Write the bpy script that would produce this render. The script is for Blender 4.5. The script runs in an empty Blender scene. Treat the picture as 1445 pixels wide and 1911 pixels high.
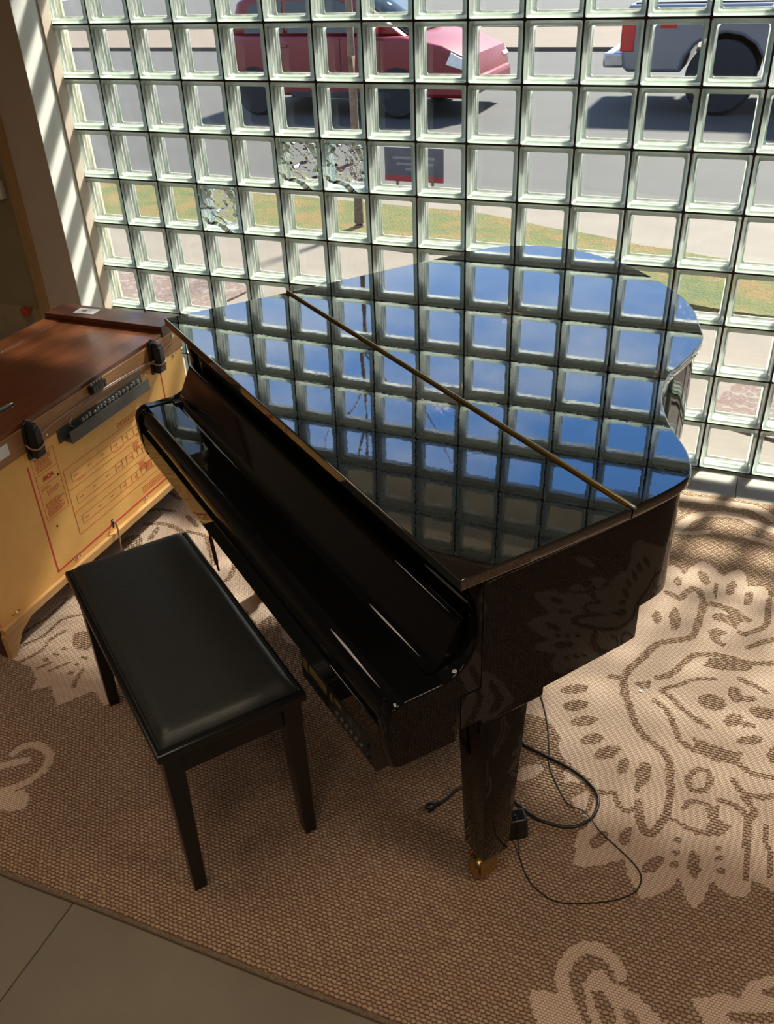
import bpy, bmesh, math, random
from mathutils import Vector, Matrix, noise
from mathutils.geometry import tessellate_polygon
random.seed(7)
sc = bpy.context.scene
COL = sc.collection
PI = math.pi

# ------------------------------------------------------------------ camera
CAM_LOC = (2.8719, -3.3639, 1.8717)
RIGHT = Vector((0.9286694, 0.36906618, -0.03692285))
DOWN = Vector((0.17310091, -0.51929323, -0.83688148))
FWD = Vector((-0.32803844, 0.77079485, -0.54613743))
cam_data = bpy.data.cameras.new('camera')
cam_data.sensor_fit = 'HORIZONTAL'
cam_data.sensor_width = 36.0
cam_data.lens = 1636.74 / 1445 * 36.0
cam_data.clip_start = 0.05
cam_data.clip_end = 500
cam = bpy.data.objects.new('camera', cam_data)
COL.objects.link(cam)
M = Matrix((RIGHT, -DOWN, -FWD)).transposed().to_4x4()
M.translation = CAM_LOC
cam.matrix_world = M
sc.camera = cam

# ------------------------------------------------------------------ view, sky, sun
vs = sc.view_settings
vs.view_transform = 'Standard'
vs.look = 'None'
vs.exposure = 0.6
vs.gamma = 1.0
vs.use_curve_mapping = False
sc.cycles.transparent_max_bounces = 24
sc.cycles.max_bounces = 10
sc.cycles.diffuse_bounces = 5
sc.cycles.glossy_bounces = 6

world = bpy.data.worlds.new('sky')
sc.world = world
world.use_nodes = True
wn = world.node_tree
wn.nodes.clear()
def wnode(t, **k):
    n = wn.nodes.new(t)
    for a, b in k.items():
        setattr(n, a, b)
    return n
tc = wnode('ShaderNodeTexCoord')
sep = wnode('ShaderNodeSeparateXYZ')
wn.links.new(tc.outputs['Generated'], sep.inputs[0])
grad = wnode('ShaderNodeValToRGB')
e = grad.color_ramp.elements
e[0].position = 0.0;  e[0].color = (0.66, 0.78, 0.95, 1)
e[1].position = 0.75; e[1].color = (0.09, 0.25, 0.66, 1)
m_ = grad.color_ramp.elements.new(0.44); m_.color = (0.14, 0.35, 0.86, 1)
wn.links.new(sep.outputs['Z'], grad.inputs['Fac'])
# clouds on a flat layer: direction / (z + small)
za = wnode('ShaderNodeMath', operation='ADD'); za.inputs[1].default_value = 0.12
zm = wnode('ShaderNodeMath', operation='MAXIMUM'); zm.inputs[1].default_value = 0.12
wn.links.new(sep.outputs['Z'], za.inputs[0]); wn.links.new(za.outputs[0], zm.inputs[0])
dx = wnode('ShaderNodeMath', operation='DIVIDE'); dy = wnode('ShaderNodeMath', operation='DIVIDE')
wn.links.new(sep.outputs['X'], dx.inputs[0]); wn.links.new(zm.outputs[0], dx.inputs[1])
wn.links.new(sep.outputs['Y'], dy.inputs[0]); wn.links.new(zm.outputs[0], dy.inputs[1])
cmb = wnode('ShaderNodeCombineXYZ')
wn.links.new(dx.outputs[0], cmb.inputs['X']); wn.links.new(dy.outputs[0], cmb.inputs['Y'])
cn = wnode('ShaderNodeTexNoise'); cn.inputs['Scale'].default_value = 1.15; cn.inputs['Detail'].default_value = 7; cn.inputs['Roughness'].default_value = 0.58
cmap = wnode('ShaderNodeMapping'); cmap.inputs['Location'].default_value = (1.3, 4.4, 0)
wn.links.new(cmb.outputs[0], cmap.inputs['Vector']); wn.links.new(cmap.outputs[0], cn.inputs['Vector'])
cr = wnode('ShaderNodeValToRGB')
cr.color_ramp.elements[0].position = 0.44; cr.color_ramp.elements[0].color = (0, 0, 0, 1)
cr.color_ramp.elements[1].position = 0.66; cr.color_ramp.elements[1].color = (0.85, 0.85, 0.85, 1)
wn.links.new(cn.outputs['Fac'], cr.inputs['Fac'])
mx = wnode('ShaderNodeMix', data_type='RGBA')
wn.links.new(cr.outputs['Color'], mx.inputs[0]); wn.links.new(grad.outputs['Color'], mx.inputs[6])
mx.inputs[7].default_value = (0.86, 0.90, 1.0, 1)
bg = wnode('ShaderNodeBackground'); bg.inputs['Strength'].default_value = 1.3
wn.links.new(mx.outputs[2], bg.inputs['Color'])
wo = wnode('ShaderNodeOutputWorld'); wn.links.new(bg.outputs[0], wo.inputs['Surface'])

sun_dir = Vector((-0.32, -1.0, -1.10)).normalized()
sd = bpy.data.lights.new('sun', 'SUN')
sd.energy = 13.5; sd.angle = math.radians(5.5); sd.color = (1.0, 0.94, 0.86)
sun = bpy.data.objects.new('sun', sd); COL.objects.link(sun)
sun.rotation_euler = sun_dir.to_track_quat('-Z', 'Y').to_euler()
sun.location = (6, 14, 12)

# ------------------------------------------------------------------ helpers
def link(o, parent=None):
    COL.objects.link(o)
    if parent is not None:
        o.parent = parent
    return o
def tag(o, label=None, cat=None, group=None, kind=None):
    if label: o['label'] = label
    if cat: o['category'] = cat
    if group: o['group'] = group
    if kind: o['kind'] = kind
    return o
def empty(name, loc=(0, 0, 0), rz=0.0):
    o = bpy.data.objects.new(name, None)
    o.empty_display_size = 0.1
    o.location = loc; o.rotation_euler = (0, 0, rz)
    return link(o)
def mesh_obj(name, verts, faces, mat, parent=None, smooth=None):
    me = bpy.data.meshes.new(name)
    me.from_pydata([tuple(v) for v in verts], [], faces)
    return finish(name, me, mat, parent, smooth)
def finish(name, me, mat, parent=None, smooth=None, flat=False):
    for m in (mat if isinstance(mat, (list, tuple)) else [mat]):
        me.materials.append(m)
    if smooth is not None:
        me.shade_smooth()
        me.set_sharp_from_angle(angle=math.radians(smooth))
        if flat:                                   # big flat faces keep their true normal
            for p in me.polygons:
                if max(abs(q) for q in p.normal) > .9999: p.use_smooth = False
    o = bpy.data.objects.new(name, me)
    return link(o, parent)
def bm_obj(name, bm, mat, parent=None, smooth=None, flat=True):
    bmesh.ops.recalc_face_normals(bm, faces=bm.faces)
    me = bpy.data.meshes.new(name)
    bm.to_mesh(me); bm.free()
    return finish(name, me, mat, parent, smooth, flat)
def add_box(bm, x0, x1, y0, y1, z0, z1, bev=0.0, seg=2, mat=0):
    b = bmesh.new()
    bmesh.ops.create_cube(b, size=1.0)
    for v in b.verts:
        v.co = Vector((x0 + (v.co.x + .5) * (x1 - x0), y0 + (v.co.y + .5) * (y1 - y0), z0 + (v.co.z + .5) * (z1 - z0)))
    if bev > 0:
        bmesh.ops.bevel(b, geom=b.edges[:], offset=bev, segments=seg, profile=.5, affect='EDGES')
    merge(bm, b, mat)
def merge(bm, b, mat=0):
    mp = {}
    for v in b.verts:
        mp[v] = bm.verts.new(v.co)
    for f in b.faces:
        try:
            nf = bm.faces.new([mp[v] for v in f.verts]); nf.material_index = mat
        except ValueError:
            pass
    b.free()
def box(name, x0, x1, y0, y1, z0, z1, mat, parent=None, bev=0.0, seg=2):
    bm = bmesh.new(); add_box(bm, x0, x1, y0, y1, z0, z1, bev, seg)
    return bm_obj(name, bm, mat, parent, 35 if bev else None)
def add_prism(bm, pts, lo, hi, axis='z', bev=0.0, seg=2, mat=0):
    """pts: closed 2-D outline; axis: extrusion axis. x:(y,z) y:(x,z) z:(x,y)"""
    b = bmesh.new()
    def mk(p, t):
        return {'x': (t, p[0], p[1]), 'y': (p[0], t, p[1]), 'z': (p[0], p[1], t)}[axis]
    va = [b.verts.new(mk(p, lo)) for p in pts]
    vb = [b.verts.new(mk(p, hi)) for p in pts]
    n = len(pts)
    fa = b.faces.new(va); fb = b.faces.new(vb[::-1])
    for i in range(n):
        j = (i + 1) % n
        b.faces.new([va[i], vb[i], vb[j], va[j]])
    bmesh.ops.recalc_face_normals(b, faces=b.faces)
    if bev > 0:
        ed = [e for e in b.edges if (fa in e.link_faces or fb in e.link_faces)]
        bmesh.ops.bevel(b, geom=ed, offset=bev, segments=seg, profile=.5, affect='EDGES')
    bmesh.ops.triangulate(b, faces=[f for f in b.faces if len(f.verts) > 4])
    merge(bm, b, mat)
def prism(name, pts, lo, hi, mat, parent=None, axis='z', bev=0.0, seg=2, smooth=35):
    bm = bmesh.new(); add_prism(bm, pts, lo, hi, axis, bev, seg)
    return bm_obj(name, bm, mat, parent, smooth)
def catmull(pts, sub=6, closed=False):
    out = []
    n = len(pts)
    rng = range(n) if closed else range(n - 1)
    for i in rng:
        if closed:
            p0, p1, p2, p3 = pts[(i - 1) % n], pts[i], pts[(i + 1) % n], pts[(i + 2) % n]
        else:
            p0, p1, p2, p3 = pts[max(i - 1, 0)], pts[i], pts[i + 1], pts[min(i + 2, n - 1)]
        for s in range(sub):
            t = s / sub
            out.append(tuple(.5 * ((2 * b) + (-a + c) * t + (2 * a - 5 * b + 4 * c - d) * t * t + (-a + 3 * b - 3 * c + d) * t ** 3)
                             for a, b, c, d in zip(p0, p1, p2, p3)))
    if not closed:
        out.append(tuple(pts[-1]))
    return out
def add_tube(bm, pts, r, seg=8, cap=True, flat=1.0, mat=0):
    pts = [Vector(p) for p in pts]
    rings = []
    up = Vector((0, 0, 1))
    rr = r if isinstance(r, (list, tuple)) else [r] * len(pts)
    for i, p in enumerate(pts):
        d = (pts[min(i + 1, len(pts) - 1)] - pts[max(i - 1, 0)])
        if d.length < 1e-9: d = Vector((0, 0, 1))
        d.normalize()
        a = d.cross(up)
        if a.length < 1e-3: a = d.cross(Vector((1, 0, 0)))
        a.normalize(); b = a.cross(d).normalized()
        rings.append([bm.verts.new(p + (a * math.cos(t) + b * math.sin(t) * flat) * rr[i]) for t in [k / seg * 2 * PI for k in range(seg)]])
    for i in range(len(rings) - 1):
        for k in range(seg):
            f = bm.faces.new([rings[i][k], rings[i][(k + 1) % seg], rings[i + 1][(k + 1) % seg], rings[i + 1][k]]); f.material_index = mat
    if cap:
        f = bm.faces.new(rings[0][::-1]); f.material_index = mat
        f = bm.faces.new(rings[-1]); f.material_index = mat
def tube(name, pts, r, mat, parent=None, seg=8):
    bm = bmesh.new(); add_tube(bm, pts, r, seg)
    return bm_obj(name, bm, mat, parent, 60)
def add_lathe(bm, prof, c=(0, 0, 0), axis='z', seg=20, mat=0):
    """prof: (radius, along)"""
    rings = []
    for r, t in prof:
        ring = []
        for k in range(seg):
            a = k / seg * 2 * PI
            p = {'z': (r * math.cos(a), r * math.sin(a), t), 'x': (t, r * math.cos(a), r * math.sin(a)), 'y': (r * math.cos(a), t, r * math.sin(a))}[axis]
            ring.append(bm.verts.new(Vector(p) + Vector(c)))
        rings.append(ring)
    for i in range(len(rings) - 1):
        for k in range(seg):
            f = bm.faces.new([rings[i][k], rings[i][(k + 1) % seg], rings[i + 1][(k + 1) % seg], rings[i + 1][k]]); f.material_index = mat
    f = bm.faces.new(rings[0][::-1]); f.material_index = mat
    f = bm.faces.new(rings[-1]); f.material_index = mat
def lathe(name, prof, c, mat, parent=None, axis='z', seg=20):
    bm = bmesh.new(); add_lathe(bm, prof, c, axis, seg)
    return bm_obj(name, bm, mat, parent, 40)

# ------------------------------------------------------------------ materials
class NT:
    def __init__(s, name):
        s.m = bpy.data.materials.new(name); s.m.use_nodes = True
        s.t = s.m.node_tree; s.t.nodes.clear()
        s.out = s.n('ShaderNodeOutputMaterial')
    def n(s, t, **k):
        nd = s.t.nodes.new(t)
        for a, b in k.items(): setattr(nd, a, b)
        return nd
    def l(s, a, b): s.t.links.new(a, b)
    def principled(s, col=(.5, .5, .5), rough=.5, metal=0.0, **k):
        p = s.n('ShaderNodeBsdfPrincipled')
        if col is not None: p.inputs['Base Color'].default_value = (*col, 1)
        p.inputs['Roughness'].default_value = rough
        p.inputs['Metallic'].default_value = metal
        for a, b in k.items(): p.inputs[a.replace('_', ' ')].default_value = b
        s.l(p.outputs[0], s.out.inputs[0])
        return p
    def coord(s, scale=(1, 1, 1), kind='Object', rot=(0, 0, 0)):
        c = s.n('ShaderNodeTexCoord'); mp = s.n('ShaderNodeMapping')
        mp.inputs['Scale'].default_value = scale; mp.inputs['Rotation'].default_value = rot
        s.l(c.outputs[kind], mp.inputs[0]); return mp.outputs[0]
    def noise(s, vec, scale=5, detail=4, rough=.5):
        t = s.n('ShaderNodeTexNoise'); t.inputs['Scale'].default_value = scale
        t.inputs['Detail'].default_value = detail; t.inputs['Roughness'].default_value = rough
        if vec is not None: s.l(vec, t.inputs['Vector'])
        return t.outputs['Fac']
    def ramp(s, fac, *stops):
        r = s.n('ShaderNodeValToRGB'); el = r.color_ramp.elements
        while len(el) < len(stops): el.new(.5)
        for q, (p, c) in zip(el, stops):
            q.position = p; q.color = (*c, 1) if len(c) == 3 else c
        s.l(fac, r.inputs[0]); return r.outputs[0]
    def mix(s, fac, a, b, blend='MIX'):
        m = s.n('ShaderNodeMix', data_type='RGBA', blend_type=blend)
        for i, v in ((0, fac), (6, a), (7, b)):
            if isinstance(v, (int, float)): m.inputs[i].default_value = v
            elif isinstance(v, tuple): m.inputs[i].default_value = (*v, 1)
            else: s.l(v, m.inputs[i])
        return m.outputs[2]
    def math(s, op, a, b=0.0):
        m = s.n('ShaderNodeMath', operation=op)
        for i, v in ((0, a), (1, b)):
            if isinstance(v, (int, float)): m.inputs[i].default_value = v
            else: s.l(v, m.inputs[i])
        return m.outputs[0]
    def bump(s, h, strength=.3, dist=.01):
        b = s.n('ShaderNodeBump'); b.inputs['Strength'].default_value = strength; b.inputs['Distance'].default_value = dist
        s.l(h, b.inputs['Height']); return b.outputs[0]

def simple(name, col, rough=.5, metal=0.0, var=.12, scale=12, bump=0.0, **k):
    t = NT(name); p = t.principled(col, rough, metal, **k)
    v = t.coord(); f = t.noise(v, scale, 5)
    lo = tuple(c * (1 - var) for c in col); hi = tuple(min(1, c * (1 + var)) for c in col)
    t.l(t.ramp(f, (.3, lo), (.7, hi)), p.inputs['Base Color'])
    if bump: t.l(t.bump(f, bump, .004), p.inputs['Normal'])
    return t.m
def wood(name, dark, light, rough, scale=(1.2, 14, 14), coat=0.0):
    t = NT(name); p = t.principled(None, rough, 0, Coat_Weight=coat, Coat_Roughness=.12)
    v = t.coord(scale); f = t.noise(v, 6, 6, .6)
    v2 = t.coord((1, 1, 1)); f2 = t.noise(v2, 3, 3)
    c = t.ramp(f, (.3, dark), (.7, light))
    c = t.mix(t.math('MULTIPLY', f2, .45), c, tuple(x * .6 for x in dark))
    t.l(c, p.inputs['Base Color']); t.l(t.bump(f, .06, .002), p.inputs['Normal'])
    return t.m

def lacquer(name, ripple, coat=1.0, spec=.9):
    t = NT(name)
    p = t.principled((.004, .004, .0045), .02, 0, IOR=1.5, Coat_Weight=coat, Coat_Roughness=.015, Coat_IOR=1.9)
    p.inputs['Specular IOR Level'].default_value = spec
    v = t.coord((1, 1, 1)); h = t.noise(v, 85, 2, .5)
    nb = t.bump(h, ripple, .002)
    t.l(nb, p.inputs['Normal']); t.l(nb, p.inputs['Coat Normal'])
    f = t.noise(v, 30, 4)
    t.l(t.ramp(f, (.4, (.015, .015, .015)), (.8, (.05, .05, .05))), p.inputs['Roughness'])
    return t.m
M_LACQ = lacquer('black_lacquer', .012)
M_LACQ2 = lacquer('black_lacquer_case', .010, 0.0, .28)
M_BRASS = simple('brass', (.50, .36, .15), .25, 1.0, .1, 30)
M_STEEL = simple('steel', (.6, .6, .58), .3, 1.0, .1, 30)
M_BLACKPL = simple('black_plastic', (.012, .012, .013), .35, 0, .2, 40)
M_FELT = simple('black_felt', (.006, .006, .006), .95, 0, .2, 60)
M_LEATHER = simple('black_leather', (.020, .021, .019), .42, 0, .2, 90, .12)
M_BENCHWOOD = simple('black_bench_wood', (.006, .006, .006), .30, 0, .2, 30)
M_GOLDLABEL = simple('gold_label', (.14, .10, .025), .5, 0, .2, 60)
M_MAHOG = wood('mahogany', (.10, .026, .008), (.22, .07, .022), .32, (14, 1.2, 14), .35)
M_MAHOG_D = wood('mahogany_dark', (.05, .012, .006), (.11, .03, .012), .35, (1.2, 14, 14), .25)
M_PANEL = wood('pressed_board', (.90, .49, .13), (.96, .57, .18), .5, (3, 3, 3))
M_RAIL = wood('pale_pine_rail', (.60, .33, .12), (.74, .45, .19), .55, (14, 1.2, 14))
M_UPRAIL = wood('brown_pine_rail', (.30, .14, .055), (.46, .24, .10), .5, (14, 1.2, 14))
M_RED = simple('red_print', (.62, .05, .04), .6, 0, .05)
M_REDTHIN = simple('pale_red_print', (.66, .18, .06), .6, 0, .05)
M_WIRE = simple('brown_wire', (.30, .17, .13), .4, 0, .1)
M_GREYMETAL = simple('dark_anodised_metal', (.085, .085, .08), .4, .3, .1, 40)
M_WHITECARD = simple('white_card', (.80, .80, .78), .6, 0, .05)
M_PENGREY = simple('grey_pen_plastic', (.16, .19, .20), .35, 0, .1)
M_CABLE = simple('black_cable', (.014, .013, .013), .4, 0, .2, 60)
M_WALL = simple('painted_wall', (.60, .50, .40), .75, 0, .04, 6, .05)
M_REVEAL = simple('painted_reveal', (.80, .79, .74), .6, 0, .04, 6, .04)
M_TRIMWOOD = wood('door_trim_wood', (.42, .25, .11), (.55, .34, .16), .5, (14, 14, 1.2))
M_DOOR = simple('door_paint', (.30, .24, .13), .6, 0, .08, 5)
M_KNOB = simple('red_knob', (.45, .08, .03), .35, 0, .1)
M_CEIL = simple('ceiling_paint', (.30, .26, .21), .85, 0, .05, 5)
M_JOINT = simple('dark_brown_joint', (.035, .022, .016), .7, 0, .25, 40)
M_SOFFIT = simple('soffit_paint', (.30, .27, .22), .8, 0, .1, 4)
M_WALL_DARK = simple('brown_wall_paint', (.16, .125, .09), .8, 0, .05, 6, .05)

# ------------------------------------------------------------------ glass block materials
def pane_material(name, tint):
    t = NT(name)
    lw = t.n('ShaderNodeLayerWeight'); lw.inputs['Blend'].default_value = .5
    f5 = t.math('POWER', lw.outputs['Facing'], 5.0)
    fac = t.math('ADD', t.math('MULTIPLY', f5, .85), .022)
    tr = t.n('ShaderNodeBsdfTransparent'); tr.inputs[0].default_value = (*tint, 1)
    gl = t.n('ShaderNodeBsdfGlossy'); gl.inputs['Roughness'].default_value = .03
    h = t.noise(t.coord(), 14, 2)
    t.l(t.bump(h, .15, .01), gl.inputs['Normal'])
    mx = t.n('ShaderNodeMixShader'); t.l(fac, mx.inputs[0]); t.l(tr.outputs[0], mx.inputs[1]); t.l(gl.outputs[0], mx.inputs[2])
    t.l(mx.outputs[0], t.out.inputs[0])
    return t.m
M_PANE = pane_material('clear_pane', (.965, .975, .965))
def rim_material(name, lo, hi):
    t = NT(name)
    v = t.coord()
    sp = t.n('ShaderNodeSeparateXYZ'); t.l(v, sp.inputs[0])
    # streaks that run along the moulded side walls: vary with depth (y) and slowly round the block
    cb = t.n('ShaderNodeCombineXYZ')
    t.l(t.math('MULTIPLY', sp.outputs['X'], 9.0), cb.inputs['X']); t.l(t.math('MULTIPLY', sp.outputs['Y'], 150.0), cb.inputs['Y']); t.l(t.math('MULTIPLY', sp.outputs['Z'], 9.0), cb.inputs['Z'])
    f = t.noise(cb.outputs[0], 1.0, 3, .6)
    c = t.ramp(f, (.36, lo), (.5, tuple((a + b) / 2 for a, b in zip(lo, hi))), (.62, hi))
    p = t.n('ShaderNodeBsdfPrincipled'); t.l(c, p.inputs['Base Color'])
    p.inputs['Roughness'].default_value = .16; p.inputs['IOR'].default_value = 1.55
    t.l(t.bump(f, .6, .005), p.inputs['Normal'])
    tl = t.n('ShaderNodeBsdfTranslucent'); t.l(c, tl.inputs[0])
    mx = t.n('ShaderNodeMixShader'); mx.inputs[0].default_value = .46
    t.l(p.outputs[0], mx.inputs[1]); t.l(tl.outputs[0], mx.inputs[2])
    tr = t.n('ShaderNodeBsdfTransparent'); tr.inputs[0].default_value = (.90, .97, .92, 1)
    m2 = t.n('ShaderNodeMixShader'); m2.inputs[0].default_value = .16
    t.l(mx.outputs[0], m2.inputs[1]); t.l(tr.outputs[0], m2.inputs[2]); t.l(m2.outputs[0], t.out.inputs[0])
    return t.m
M_RIM = rim_material('pale_green_moulded_glass', (.40, .48, .36), (.98, 1.0, .96))
M_RIMB = rim_material('aqua_moulded_glass', (.50, .66, .66), (.90, .97, .96))
M_RIMWALL = simple('coated_block_edge', (.90, .96, .90), .6, 0, .04, 20)
def face_material():
    t = NT('moulded_glass_face')
    tl = t.n('ShaderNodeBsdfTranslucent'); gl = t.n('ShaderNodeBsdfGlossy'); gl.inputs['Roughness'].default_value = .1
    tr = t.n('ShaderNodeBsdfTransparent'); tr.inputs[0].default_value = (.93, .98, .94, 1)
    c = t.ramp(t.noise(t.coord(), 30, 3), (.3, (.84, .95, .84)), (.7, (.97, 1.0, .96))); t.l(c, tl.inputs[0])
    m1 = t.n('ShaderNodeMixShader'); m1.inputs[0].default_value = .35; t.l(tl.outputs[0], m1.inputs[1]); t.l(tr.outputs[0], m1.inputs[2])
    m2 = t.n('ShaderNodeMixShader'); m2.inputs[0].default_value = .05; t.l(m1.outputs[0], m2.inputs[1]); t.l(gl.outputs[0], m2.inputs[2])
    t.l(m2.outputs[0], t.out.inputs[0])
    return t.m
M_RIMFACE = face_material()
def wavy_material(name, tint, scale):
    t = NT(name)
    g = t.n('ShaderNodeBsdfGlass'); g.inputs['Color'].default_value = (*tint, 1); g.inputs['IOR'].default_value = 1.45; g.inputs['Roughness'].default_value = .0
    vo = t.n('ShaderNodeTexVoronoi', feature='SMOOTH_F1'); vo.inputs['Scale'].default_value = scale
    t.l(t.coord((1, .2, .6), rot=(0, .6, 0)), vo.inputs['Vector'])
    nz = t.noise(t.coord((1, .1, 1.6), rot=(0, .7, 0)), scale, 1.5, .4)
    t.l(t.bump(nz, 1.0, .13), g.inputs['Normal'])
    t.l(g.outputs[0], t.out.inputs[0])
    return t.m
M_WAVY = wavy_material('rippled_pane', (.97, .99, .97), 13)

# ------------------------------------------------------------------ setting
MOD = 0.2032
FLOOR_T = 1.335
X0F, X1F, Y0F, Y1F = -1.013, 5.68, -4.46, 0.0
M_GROUT = simple('grout', (.10, .09, .075), .9, 0, .1, 20)
def tile_material():
    t = NT('floor_tile'); p = t.principled(None, .5)
    p.inputs['Specular IOR Level'].default_value = .3
    v = t.coord((1, 1, 1)); f = t.noise(v, 2.3, 6, .55); g = t.noise(v, 26, 4)
    c = t.ramp(f, (.3, (.155, .13, .097)), (.7, (.215, .18, .135)))
    t.l(t.mix(t.math('MULTIPLY', g, .25), c, (.155, .13, .097)), p.inputs['Base Color'])
    t.l(t.bump(g, .05, .002), p.inputs['Normal'])
    return t.m
M_TILE = tile_material()
floor = tag(box('floor', X0F, X1F, Y0F, Y1F, -.08, -.004, M_GROUT), 'grey-brown tiled floor with thin grout lines', kind='structure')
xs = [1.667 + k * FLOOR_T for k in range(-2, 4)]
ys = [-.03 - k * .61 for k in range(0, 8)]
tile_me = None
for i in range(len(xs) - 1):
    for j in range(len(ys) - 1):
        if tile_me is None:
            o = box('tile', -.5 * FLOOR_T + .0015, .5 * FLOOR_T - .0015, -.305 + .0015, .305 - .0015, -.012, 0, M_TILE, floor, .0012, 1)
            tile_me = o.data
        else:
            o = link(bpy.data.objects.new('tile', tile_me), floor)
        o.location = ((xs[i] + xs[i + 1]) / 2, (ys[j] + ys[j + 1]) / 2, 0)

CEIL = 3.05
GX0, NCOL, NROW = 0, 20, 13
WTOP = NROW * MOD
RX = NCOL * MOD                     # right end of the glass
# wall above the glass blocks and to their right
bm = bmesh.new()
add_box(bm, -.02, 5.02, -.02, .20, WTOP + .012, CEIL)
add_box(bm, RX + .012, 5.02, -.02, .10, 0, WTOP + .012)
wall_window = tag(bm_obj('wall_window', bm, M_WALL), 'window wall of clear glass blocks with dark joints', kind='structure')

# one glass block: hollow moulded rim + two panes (room side at y = 0, street side at y = .08)
def ring(h, r, n=4):
    pts = []
    for sx, sz, a0 in ((1, 1, 0), (-1, 1, 90), (-1, -1, 180), (1, -1, 270)):
        for k in range(n):
            a = math.radians(a0 + 90 * k / (n - 1))
            pts.append((sx * (h - r) + r * math.cos(a), sz * (h - r) + r * math.sin(a)))
    return pts
def block_mesh(name, mats):
    wavy = 'block' in name and name != 'glass_block'
    bm = bmesh.new()
    A = .0979
    prof = [(A, .003), (A, .077)]                                    # outside
    inner = [(.0780, .077), (.0774, .0715), (.0786, .0680), (.0830, .0660), (.0838, .061), (.0868, .057), (.0845, .052), (.0872, .047), (.0842, .0435), (.0836, .0400), (.0842, .0365), (.0874, .031), (.0845, .026), (.0872, .021), (.0838, .016), (.0862, .011), (.0826, .0065), (.0822, .003)]
    rings = []
    for h, y in prof + inner:
        rings.append([bm.verts.new((x, y, z)) for x, z in ring(h, .006 if h > .09 else .009)])
    n = len(rings[0])
    for i in range(len(rings)):
        a, b = rings[i], rings[(i + 1) % len(rings)]
        for k in range(n):
            f = bm.faces.new([a[k], a[(k + 1) % n], b[(k + 1) % n], b[k]]); f.material_index = {0: 3, 1: 1, len(rings) - 1: 4}.get(i, 0); f.smooth = i > 1
    for y0, y1, mi in ((.0, .0028, 2 if wavy else 1), (.0772, .080, 1)):
        add_prism_keep(bm, ring(.0977, .007), y0, y1, mi)
    bmesh.ops.recalc_face_normals(bm, faces=bm.faces)
    me = bpy.data.meshes.new(name); bm.to_mesh(me); bm.free()
    for m in mats: me.materials.append(m)
    return me
def add_prism_keep(bm, pts, y0, y1, mi):
    va = [bm.verts.new((x, y0, z)) for x, z in pts]; vb = [bm.verts.new((x, y1, z)) for x, z in pts]
    fs = [bm.faces.new(va), bm.faces.new(vb[::-1])]
    n = len(pts)
    for i in range(n): fs.append(bm.faces.new([va[i], vb[i], vb[(i + 1) % n], va[(i + 1) % n]]))
    for f in fs: f.material_index = mi
BM_CLEAR = block_mesh('glass_block', [M_RIM, M_PANE, M_PANE, M_RIMWALL, M_RIMFACE])
BM_WAVY = block_mesh('rippled_glass_block', [M_RIM, M_PANE, M_WAVY, M_RIMWALL, M_RIMFACE])
BM_WAVYB = block_mesh('aqua_glass_block', [M_RIMB, M_PANE, M_WAVY, M_RIMWALL, M_RIMFACE])
SPECIAL = {(3, 4): BM_WAVYB, (5, 5): BM_WAVY, (6, 5): BM_WAVYB}
for r in range(NROW):
    for c in range(NCOL):
        me = SPECIAL.get((c, r), BM_CLEAR)
        o = link(bpy.data.objects.new('glass_block', me), wall_window)
        o.location = ((c + .5) * MOD, 0, (r + .5) * MOD)
        if (c, r) in SPECIAL: o['label'] = 'rippled patterned glass block'
for c in range(NCOL + 1):
    box('joint_bar', c * MOD - .0039, c * MOD + .0039, .004, .077, -.004, WTOP + .006, M_JOINT, wall_window)
hj = None
for r in range(NROW + 1):
    box('joint_bar', -.004, RX + .004, .005, .076, r * MOD - .0038, r * MOD + .0038, M_JOINT, wall_window)

# left: pale reveal beside the glass, then the shaded wall face with a door
bm = bmesh.new()
add_prism(bm, [(.012, .10), (.012, -.21), (-.19, -.21), (-.19, .10)], 0, CEIL, 'z')
add_box(bm, -1.013, -.82, -.21, .0, 0, CEIL)
add_box(bm, -.82, -.19, -.19, .0, 2.1, CEIL)
add_box(bm, -.9, -.15, -.02, .1, 0, CEIL)
wall_left = tag(bm_obj('wall_left', bm, M_WALL), 'plain wall pier beside the glass blocks', kind='structure')
rv = box('reveal_panel', .012, .0145, -.2095, -.004, 0, WTOP + .01, M_REVEAL, wall_left)
trim1 = tag(box('trim_1', .0145, .021, -.060, .0, 0, WTOP + .01, M_WALL, None, .002), 'narrow painted strip edging the glass blocks', kind='structure')
# door in the left wall
door = tag(box('door_1', -.80, -.245, -.200, -.165, .02, 2.05, M_DOOR, None, .003), 'olive brown door in timber frame left of glass wall', kind='structure')
box('door_frame', -.232, -.178, -.226, -.15, 0, 2.12, M_TRIMWOOD, door, .004)
box('door_frame', -.86, -.81, -.226, -.15, 0, 2.12, M_TRIMWOOD, door, .004)
box('door_frame', -.86, -.178, -.226, -.15, 2.06, 2.12, M_TRIMWOOD, door, .004)
box('kick_plate', -.79, -.25, -.2035, -.199, .05, .44, simple('kick_plate_paint', (.36, .28, .16), .5), door, .001)
bm = bmesh.new()
add_lathe(bm, [(.010, -.200), (.010, -.228), (.022, -.232), (.026, -.244), (.022, -.256), (.008, -.260)], (-.305, 0, .435), 'y', 18)
o = bm_obj('door_knob', bm, M_KNOB, door, 40); o['label'] = 'small red round knob'
bm = bmesh.new()
add_box(bm, -.315, -.272, -.232, -.200, .955, 1.035, .006)
add_tube(bm, [(-.307, -.216, 1.03), (-.307, -.216, 1.075), (-.294, -.216, 1.092), (-.281, -.216, 1.075), (-.281, -.216, 1.03)], .004, 8)
o = bm_obj('padlock', bm, simple('white_lock', (.75, .75, .72), .4), door, 40); o['label'] = 'white padlock shaped latch'

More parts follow.
